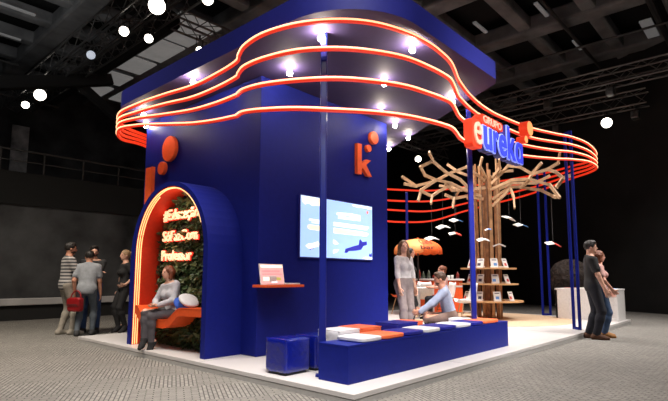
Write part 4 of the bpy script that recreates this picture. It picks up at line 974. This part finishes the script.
# the big brown ball
bm = bmesh.new(); bmesh.ops.create_icosphere(bm, subdivisions=4, radius=.57)
for v in bm.verts:
    n_ = v.co.normalized(); f_ = 1+.02*math.sin(13*n_.x+5*n_.z)*math.sin(11*n_.y)+rr.uniform(-.03, .03); m8 = max(abs(n_.z), abs(n_.x*.7+n_.y*.714), abs(n_.x*.714-n_.y*.7), (abs(n_.z)+abs(n_.x*.7+n_.y*.714))*.74)
    v.co = v.co*f_*(.9+.1/m8*.82)
t = thing('leaf_ball', 'big rough dark brown ball behind the white counter', 'decorative ball', (11.75, 1.73, 0))
bmesh.ops.translate(bm, vec=(0, 0, 1.06), verts=bm.verts); ball_o = obj('ball', bm, M['ball'], t)
obj('pedestal', LATHE([(.30, 0), (.30, .04), (.10, .07), (.10, .55), (.2, .60)], n=24), M['black'], t)
bm = bmesh.new()
for _ in range(1400):
    n_ = Vector((rr.gauss(0, 1), rr.gauss(0, 1), rr.gauss(0, 1))).normalized(); tn = n_.orthogonal().normalized(); tn = (Matrix.Rotation(rr.uniform(0, 6.28), 3, n_) @ tn); b_ = n_.cross(tn)
    p = Vector((0, 0, 1.06))+n_*.555; vs = [bm.verts.new(p+tn*.05+n_*.015), bm.verts.new(p+b_*.025), bm.verts.new(p-tn*.05+n_*.02), bm.verts.new(p-b_*.025)]; bm.faces.new(vs)
o = obj('leaves', bm, mat('dry_leaf', (.030, .017, .011, 1), .8, noise=.5, nscale=9), t); o['kind'] = 'stuff'

# ---- the small cafe behind
pr = thing('parasol', 'orange scalloped parasol over the cafe bar', 'parasol', (8.15, 4.53, DZ))
n = 64; cz = 2.12-DZ; R0 = .65
def dome(k0, k1, m):
    bm = bmesh.new(); rings = []
    for j in range(9):
        t_ = j/8*PI/2; r_ = R0*math.sin(t_); z_ = cz-.30+.32*math.cos(t_)
        rings.append([bm.verts.new((r_*math.cos(2*PI*k/n), r_*math.sin(2*PI*k/n), z_)) for k in range(k0, k1+1)])
    rings.append([bm.verts.new((R0*math.cos(2*PI*k/n), R0*math.sin(2*PI*k/n), cz-.37-.035*abs(math.sin(PI*k/4))*1.0)) for k in range(k0, k1+1)])
    for A, B in zip(rings, rings[1:]):
        for k in range(k1-k0): bm.faces.new((A[k], A[k+1], B[k+1], B[k]))
    bmesh.ops.remove_doubles(bm, verts=bm.verts, dist=1e-5)
    o = obj('canopy_panel', bm, m, pr, True); so = o.modifiers.new('s', 'SOLIDIFY'); so.thickness = .006; return o
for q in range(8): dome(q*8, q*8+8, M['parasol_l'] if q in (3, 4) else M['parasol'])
obj('pole', TUBE([(0, 0, .03), (0, 0, cz)], .022, 10), M['grey_metal'], pr); obj('finial', SPHERE((0, 0, cz+.03), .03), M['parasol'], pr); obj('base', LATHE([(.24, 0), (.24, .03), (.05, .06), (.05, .12)], n=24), M['black'], pr)
for k in range(8):
    a = 2*PI*k/8; obj('rib', TUBE([(0, 0, cz-.36), (R0*.9*math.cos(a), R0*.9*math.sin(a), cz-.30+.32*math.cos(.9*PI/2*.8)-.05)], .006, 5), M['grey_metal'], pr)
# two printed lines on the side of the canopy
av = math.atan2(CAM.y-4.53, CAM.x-8.15)+.42
for s_, z_, hh, ww in (('Café', cz-.145, .12, .36), ('bar', cz-.29, .10, .40)):
    me = text_mesh(s_, 1, .0, .012); lo, hi = bounds(me); me.transform(Matrix.Diagonal((ww/(hi[0]-lo[0]), hh/(hi[1]-lo[1]), 1, 1)) @ Matrix.Translation((-(lo[0]+hi[0])/2, -lo[1], 0)))
    for v in me.vertices:
        u_, w_ = v.co.x, v.co.y; zz = z_+w_; cc = min(1, max(0, (zz-(cz-.30))/.32)); rad = R0*math.sqrt(max(0, 1-cc*cc))+.008; a = av+u_/max(rad, .2)
        v.co = Vector((rad*math.cos(a), rad*math.sin(a), zz))
    obj('print', me, M['print_brown'], pr)
cb = thing('cafe_bar', 'orange fronted bar with a white top under the parasol', 'bar counter', (9.35, 4.85, DZ), math.radians(-47))
obj('front_panel', BOX((0, -.20, .45), (1.7, .04, .90), .004), M['orange'], cb); obj('top', BOX((0, 0, .93), (1.8, .55, .05), .01), M['white'], cb)
obj('side_panel', BOX((-.84, .02, .45), (.04, .42, .90)), M['orange'], cb); obj('side_panel', BOX((.84, .02, .45), (.04, .42, .90)), M['orange'], cb); obj('white_band', BOX((0, -.225, .74), (1.7, .012, .05)), M['white'], cb)
for q in (-.45, 0, .45): obj('panel_batten', BOX((q, -.225, .36), (.05, .012, .68)), M['white'], cb)
ca_, sa_ = math.cos(math.radians(-47)), math.sin(math.radians(-47))
lb = ['brown jar', 'red jar', 'dark tall bottle', 'red tall bottle', 'dark flask', 'green bottle', 'short red jar', 'slim dark bottle', 'white capped bottle', 'small pale cup', 'pale tumbler', 'wide red canister']
hh_ = [.20, .18, .30, .28, .22, .26, .15, .24, .2, .10, .11, .22]
for i in range(12):
    u_ = -.78+i*.142; v_ = (-.06, .1, .02)[i % 3]; x, y = 9.35+u_*ca_-v_*sa_, 4.85+u_*sa_+v_*ca_; h_ = hh_[i]
    t = thing('bottle' if h_ > .12 else 'cup', '%s standing on the cafe bar, number %s from the left' % (lb[i], ['one', 'two', 'three', 'four', 'five', 'six', 'seven', 'eight', 'nine', 'ten', 'eleven', 'twelve'][i]), 'bottle' if h_ > .12 else 'cup', (x, y, DZ+.955), 0, 'bottles and jars on the cafe bar')
    m = M['white_plastic'] if 'pale' in lb[i] else (M['bottle_red'] if 'red' in lb[i] or 'brown' in lb[i] else M['bottle'])
    w = .035 if 'slim' in lb[i] or 'tall' in lb[i] else .05
    if h_ < .12: obj('body', LATHE([(w*.7, 0), (w*.9, h_), (w*.8, h_), (w*.6, .01)], n=14), m, t, True)
    else:
        obj('body', LATHE([(w, 0), (w, h_*.6), (w*.4, h_*.78), (w*.35, h_*.95)], n=14), m, t, True); obj('cap', LATHE([(w*.45, h_*.93), (w*.45, h_)], n=12), M['white_plastic'] if 'white' in lb[i] else M['black'], t)
for i, (u_, z_, w_, dd) in enumerate(((-.9, .35, .9, 1.0), (.7, .3, .6, 1.15))): pass
def shell_chair(label, x, y, rz, m=M['white_plastic'], grp='white shell chairs in the cafe'):
    t = thing('shell_chair', label, 'chair', (x, y, DZ), rz, grp)
    bm = bmesh.new(); N1, N2 = 14, 12; G = []
    for i in range(N1+1):      # from the front lip, across the seat, up the back (back at -Y)
        s_ = i/N1
        if s_ < .5: yy = .22-s_*2*.36; zz = .455-.03*math.sin(s_*2*PI)*.9
        else: q = (s_-.5)*2; yy = -.14-.10*math.sin(q*1.3)-.03*q; zz = .45+.42*q**1.25-.02*(1-q)
        wd = .23*(1-.25*max(0, (s_-.72)/.28)**2.2)*(1-.12*max(0, (.12-s_)/.12)); row = []
        for j in range(N2+1):
            u_ = j/N2*2-1; curl_ = abs(u_)**2.6
            row.append(bm.verts.new((u_*wd, yy+curl_*(.07 if s_ > .45 else 0), zz+curl_*(.075 if s_ < .6 else .02))))
        G.append(row)
    for i in range(N1):
        for j in range(N2): bm.faces.new((G[i][j], G[i][j+1], G[i+1][j+1], G[i+1][j]))
    o = obj('seat', bm, m, t, True); so = o.modifiers.new('s', 'SOLIDIFY'); so.thickness = .012
    for sx, sy in ((-1, 1), (1, 1), (-1, -1), (1, -1)): obj('leg', TUBE([(sx*.13, sy*.11-.02, .43), (sx*.21, sy*.2-.02, 0)], .013, 8), M['wood_mid'], t)
    bm = bmesh.new()
    for a, b in (((-.17, .15), (.17, -.19)), ((.17, .15), (-.17, -.19))): tube(bm, [(a[0], a[1], .22), (b[0], b[1], .22)], .006, 5)
    obj('stretcher', bm, M['black'], t)
shell_chair('white shell chair with its back to the camera before the bar', 7.85, 4.22, -.72)
shell_chair('white shell chair in profile just left of the post before the tree', 6.82, 2.46, .75)
shell_chair('white shell chair the red-haired woman is sitting on', 7.36, 3.28, math.atan2(.62, .5))
shell_chair('orange shell chair tucked under the cafe table at left', 8.0, 4.98, -.3, M['orange'], 'orange shell chairs in the cafe')
shell_chair('orange shell chair facing the bar near the centre', 8.62, 4.25, .4, M['orange'], 'orange shell chairs in the cafe')
def cafe_table(label, x, y, r):
    t = thing('cafe_table', label, 'table', (x, y, DZ), 0, 'round white cafe tables')
    obj('top', LATHE([(r*.98, .72), (r, .73), (r, .745), (r*.98, .75)], n=32), M['white'], t); obj('stem', TUBE([(0, 0, .02), (0, 0, .72)], .03, 12), M['white'], t); obj('base', LATHE([(.22, 0), (.22, .015), (.05, .04)], n=24), M['white'], t)
cafe_table('round white table beside the seated red-haired woman', 7.12, 3.86, .28)
cafe_table('round white table further back near the orange bar', 8.75, 4.72+.55, .30) if False else None
M['glassy'] = M['white_plastic']
t = thing('cup', 'white paper cup on the round cafe table', 'cup', (7.08, 3.84, DZ+.75)); obj('body', LATHE([(.03, 0), (.042, .11), (.036, .11), (.026, .01)], n=14), M['paper'], t, True); obj('lid', LATHE([(.044, .108), (.044, .12)], n=14), M['paper_dark'], t)
# ================================================================== PEOPLE
HAIR = dict(dark=mat('dark_hair', (.012, .008, .006, 1), .55, noise=.4, nscale=60), brown=mat('brown_hair', (.06, .028, .014, 1), .5, noise=.4, nscale=60), red=mat('auburn_hair', (.17, .05, .02, 1), .5, noise=.4, nscale=60), blond=mat('blond_hair', (.30, .19, .10, 1), .5, noise=.4, nscale=60))
CL = {k: mat('cloth_'+k, c, .85, noise=.15, nscale=14, bump=.25, bscale=30) for k, c in dict(greytee=srgb(140, 143, 148), beige=srgb(158, 146, 132), greyjean=srgb(84, 92, 100), blue=srgb(52, 74, 118), black=(.014, .013, .014, 1), char=(.03, .03, .032, 1), blouse=srgb(178, 176, 182), darkgrey=srgb(74, 70, 74),
      white=srgb(206, 202, 204), taupe=srgb(128, 116, 116), sky=srgb(150, 160, 184), khaki=srgb(112, 90, 82), navy=srgb(24, 26, 36), jean=srgb(66, 88, 122), pinkw=srgb(206, 160, 152), rust=srgb(120, 64, 40), brownshoe=srgb(84, 54, 36), tanboot=srgb(150, 104, 58), stone=srgb(150, 142, 130)).items()}
CL['stripe'] = stripe_mat('striped_cotton', srgb(176, 170, 166), (.06, .06, .065, 1), 16)
LFT = 'people talking at the left end of the stand'
person('man in striped t-shirt and pale trousers standing in the left group', (.24, 7.36, 0), hd(.95, -.05), 1.76, lean=(0, .03, 1), feet=((-.10, -.03), (.10, .12)), hands=((-.24, .10, .80), (.25, .22, .88)),
       look=(.1, 1, -.02), hair='short', hair_m=HAIR['dark'], top=CL['stripe'], legs=CL['stone'], shoes=CL['stone'], skin='tan', leg_loose=.012, hem=.84, shirt_loose=.02, beard=True, group=LFT)
person('man in grey t-shirt and jeans seen from behind, with a red bag', (.48, 6.98, 0), hd(.55, .83), 1.62, P=(0, -.04, .94), lean=(-.02, .22, 1), feet=((-.13, -.10), (.12, .05)), hands=((-.235, .04, .86), (.235, .10, .82)),
       look=(-.15, 1, -.25), hair='short', hair_m=HAIR['dark'], top=CL['greytee'], legs=CL['greyjean'], shoes=CL['char'], leg_loose=.009, hem=.83, shirt_loose=.022, skin='tan', group=LFT)
person('man in dark jacket and blue jeans with folded arms facing the camera', (.73, 7.40, 0), hd(-.45, -.9), 1.72, feet=((-.12, .0), (.12, .03)), hands=((.12, .23, 1.16), (-.10, .25, 1.20)), elbows=((-1, -.1, -.7), (1, -.1, -.7)), hand_dir=((1, .1, .1), (-1, .1, .15)),
       look=(-.25, 1, -.05), hair='short', hair_m=HAIR['dark'], top=CL['char'], sleeve='long', legs=CL['blue'], shoes=CL['black'], beard=True, leg_loose=.016, hem=.84, shirt_loose=.022, group=LFT)
person('woman in black with a blond ponytail and hand on her hip', (1.18, 6.95, 0), hd(-.97, .1), 1.60, P=(0, 0, .99), feet=((-.07, -.03, .14), (.08, .06, .14)), foot_pitch=(.55, .55), heel=.055, hands=((-.20, .05, 1.03), (.22, .06, .84)), elbows=((-.5, -1, 0), (1, -.6, -.2)), hand_dir=((.3, .8, -.3), None),
       look=(-.05, 1, .0), female=True, hair='pony', hair_m=HAIR['blond'], top=CL['black'], legs=CL['black'], shoes=CL['black'], hem=.88, shirt_loose=.016, group=LFT)
# red bag at the grey man's side
bg = thing('shoulder_bag', 'red leather bag hanging at the grey t-shirt man\'s left hip', 'bag', (.27, 6.95, .45), hd(.9, .4))
obj('body', puffy((0, 0, .13), (.30, .12, .26), 6, 10, .01, 3), M['bag'], bg, True); obj('flap', puffy((0, -.05, .17), (.29, .05, .15), 6, 8, .01, 5), M['bag'], bg, True)
obj('zip', BOX((0, -.077, .13), (.22, .006, .012)), M['grey_metal'], bg); obj('strap', TUBE(catmull([(-.12, 0, .24), (-.09, .01, .33), (0, .02, .38), (.09, .01, .33), (.12, 0, .24)], 6, False), .012, 6), M['bag'], bg, True)
# woman on the swing
person('woman in grey blouse sitting with crossed legs on the orange swing', (.40, 3.72, .505), hd(-.95, -.22), 1.46, P=(0, -.02, .125), lean=(.16, .10, 1), feet=((.12, .34, -.37), (.20, .42, -.30)), knees=((.3, .5, 1), (.25, .5, 1)), toes=((-.05, .6, -.75), (-.2, .8, -.6)),
       hands=((.06, .28, .24), (.14, .27, .25)), elbows=((-1, -.6, -.3), (1, -.6, -.3)), hand_dir=((.5, .8, -.2), (-.6, .7, -.2)), look=(.25, 1, .05), female=True, hair='bob', hair_m=HAIR['red'], top=CL['blouse'], sleeve='long', legs=CL['darkgrey'], shoes=CL['black'], heel=.05, hem=.88, shirt_loose=.02, skin='fair')
# woman standing behind the bench
person('woman in white blouse and taupe trousers standing beside the tower', (3.93, 2.14, DZ), hd(-.30, -.95), 1.65, P=(0, 0, .96), feet=((-.07, 0), (.08, .08)), hands=((-.20, .10, .84), (.20, .14, .80)), look=(.35, 1, .12), female=True, hair='long', hair_m=mat('chestnut_hair', (.13, .065, .032, 1), .5, noise=.4, nscale=60),
       top=CL['white'], sleeve='long', legs=CL['taupe'], shoes=CL['black'], hem=1.035, leg_loose=.016, shirt_loose=.012, skin='fair')
person('woman in black mostly hidden behind the white blouse woman', (5.3, 2.92, DZ), hd(.5, -.8), 1.62, look=(.3, 1, 0), female=True, hair='bob', hair_m=HAIR['dark'], top=CL['black'], sleeve='long', legs=CL['black'], shoes=CL['black'], hem=.86, skin='tan')
# man sitting cross-legged on the bench
person('man in pale blue shirt sitting cross-legged behind the bench', (3.86, 1.22, .365), hd(-.55, .83), 1.62, P=(0, -.02, .125), lean=(0, .26, 1), feet=((.16, .34, .07), (-.14, .30, .09)), knees=((-1, .5, .1), (1, .5, .1)), toes=((.8, .3, -.1), (-.8, .3, -.1)),
       hands=((-.12, .50, .20), (.20, .47, .22)), elbows=((-1, -.4, -.8), (1, -.4, -.8)), hand_dir=((.3, .9, -.2), (-.2, .9, -.2)), look=(0, 1, -.10), hair='short', hair_m=HAIR['brown'], top=CL['sky'], sleeve='long', legs=CL['khaki'], shoes=CL['black'], beard=True, hem=1.035, leg_loose=.026, shirt_loose=.02, belt=True, skin='tan')
# seated woman in the cafe
person('red-haired woman in a pale top seated at the cafe table', (7.36, 3.28, DZ), hd(-.62, .5), 1.66, P=(0, 0, .56), lean=(0, .10, 1), feet=((-.08, .42), (.08, .44)), knees=((0, 1, 1), (0, 1, 1)), hands=((-.12, .36, .80), (.12, .36, .80)), elbows=((-1, -.3, -.4), (1, -.3, -.4)),
       look=(-.1, 1, -.12), female=True, hair='bun', hair_m=HAIR['red'], top=CL['pinkw'], sleeve='short', legs=CL['navy'], shoes=CL['black'], skin='rosy')
# couple at the right
person('man in black t-shirt and dark jeans standing at the right', (6.62, -.17, 0), hd(.42, -.90), 1.80, P=(0, .03, .95), lean=(0, -.03, 1), feet=((-.11, -.06), (.11, .03)), hands=((-.27, .12, .86), (.27, .20, .80)), look=(.05, 1, .02), hair='short', hair_m=HAIR['dark'], top=CL['black'], legs=CL['navy'], shoes=CL['brownshoe'], leg_loose=.018, hem=.84, shirt_loose=.026, skin='fair', group='couple standing at the right edge of the stand')
person('woman in jeans and tan boots half behind the black t-shirt man', (7.04, -.22, 0), hd(.35, -.93), 1.63, feet=((-.08, .04), (.10, .02)), hands=((-.20, .20, .92), (.16, .20, .95)), elbows=((-1, -.4, 0), (1, -.6, -.2)), look=(-.2, 1, 0), female=True, hair='bob', hair_m=HAIR['red'],
       top=CL['pinkw'], sleeve='short', legs=CL['jean'], shoes=CL['tanboot'], leg_loose=.016, hem=.88, skin='rosy', group='couple standing at the right edge of the stand')

# ================================================================== LIGHT
w = bpy.data.worlds.new('world'); SC.world = w; w.use_nodes = True
w.node_tree.nodes['Background'].inputs['Color'].default_value = (.75, .85, 1, 1); w.node_tree.nodes['Background'].inputs['Strength'].default_value = .015
def area(p, tgt, size, e, col=(1, .95, .9), spread=110):
    l = bpy.data.lights.new('hall_or_fill_light', 'AREA'); l.energy = e; l.size = size; l.color = col; l.spread = math.radians(spread)
    o = bpy.data.objects.new('hall_or_fill_light', l); link(o); o.location = p; o.rotation_euler = (Vector(tgt)-Vector(p)).to_track_quat('-Z', 'Y').to_euler(); return o
area((-1.5, -1.5, 8.0), (-.8, .2, 0), 3.0, 300, spread=80)
area((-3.0, 5.0, 8.0), (-.8, 7.0, 0), 2.5, 240, (1, .9, .76), spread=95)
area((8.0, -3.5, 7.2), (7.2, .3, 0), 2.5, 225, spread=90)
area((6.8, 3.4, 6.8), (7.0, 3.0, 0), 2.2, 260, spread=90)
area((-5.5, -5.0, 5.5), (2, 2.5, 1.2), 2.5, 14, (.92, .95, 1), 70)  # added fill from the camera side, lifts the upright faces
l_ = bpy.data.lights.new('niche_fill', 'POINT'); l_.energy = 3; l_.color = (1, .85, .7); l_.shadow_soft_size = .06; o_ = bpy.data.objects.new('niche_fill', l_); link(o_); o_.location = (.24, 3.5, 2.15)  # added fill without a fixture, brightens the leaves and the swing
area((1.0, -3.5, 6.5), (3.8, 1.6, .9), 1.2, 55, spread=32)  # added spot from the camera side to brighten the people
area((-1.5, 9, 6.5), (-.5, 12.5, 9), 1.5, 26, (1, 1, 1), 120)  # added uplight, brightens the ceiling beams at left
area((11.5, .5, 7.0), (10, .5, 0), 1.5, 120)
SC.view_settings.view_transform = 'Standard'; SC.view_settings.look = 'None'; SC.view_settings.exposure = 0; SC.view_settings.gamma = 1
SC.cycles.max_bounces = 6; SC.cycles.sample_clamp_indirect = 4; SC.cycles.use_denoising = True
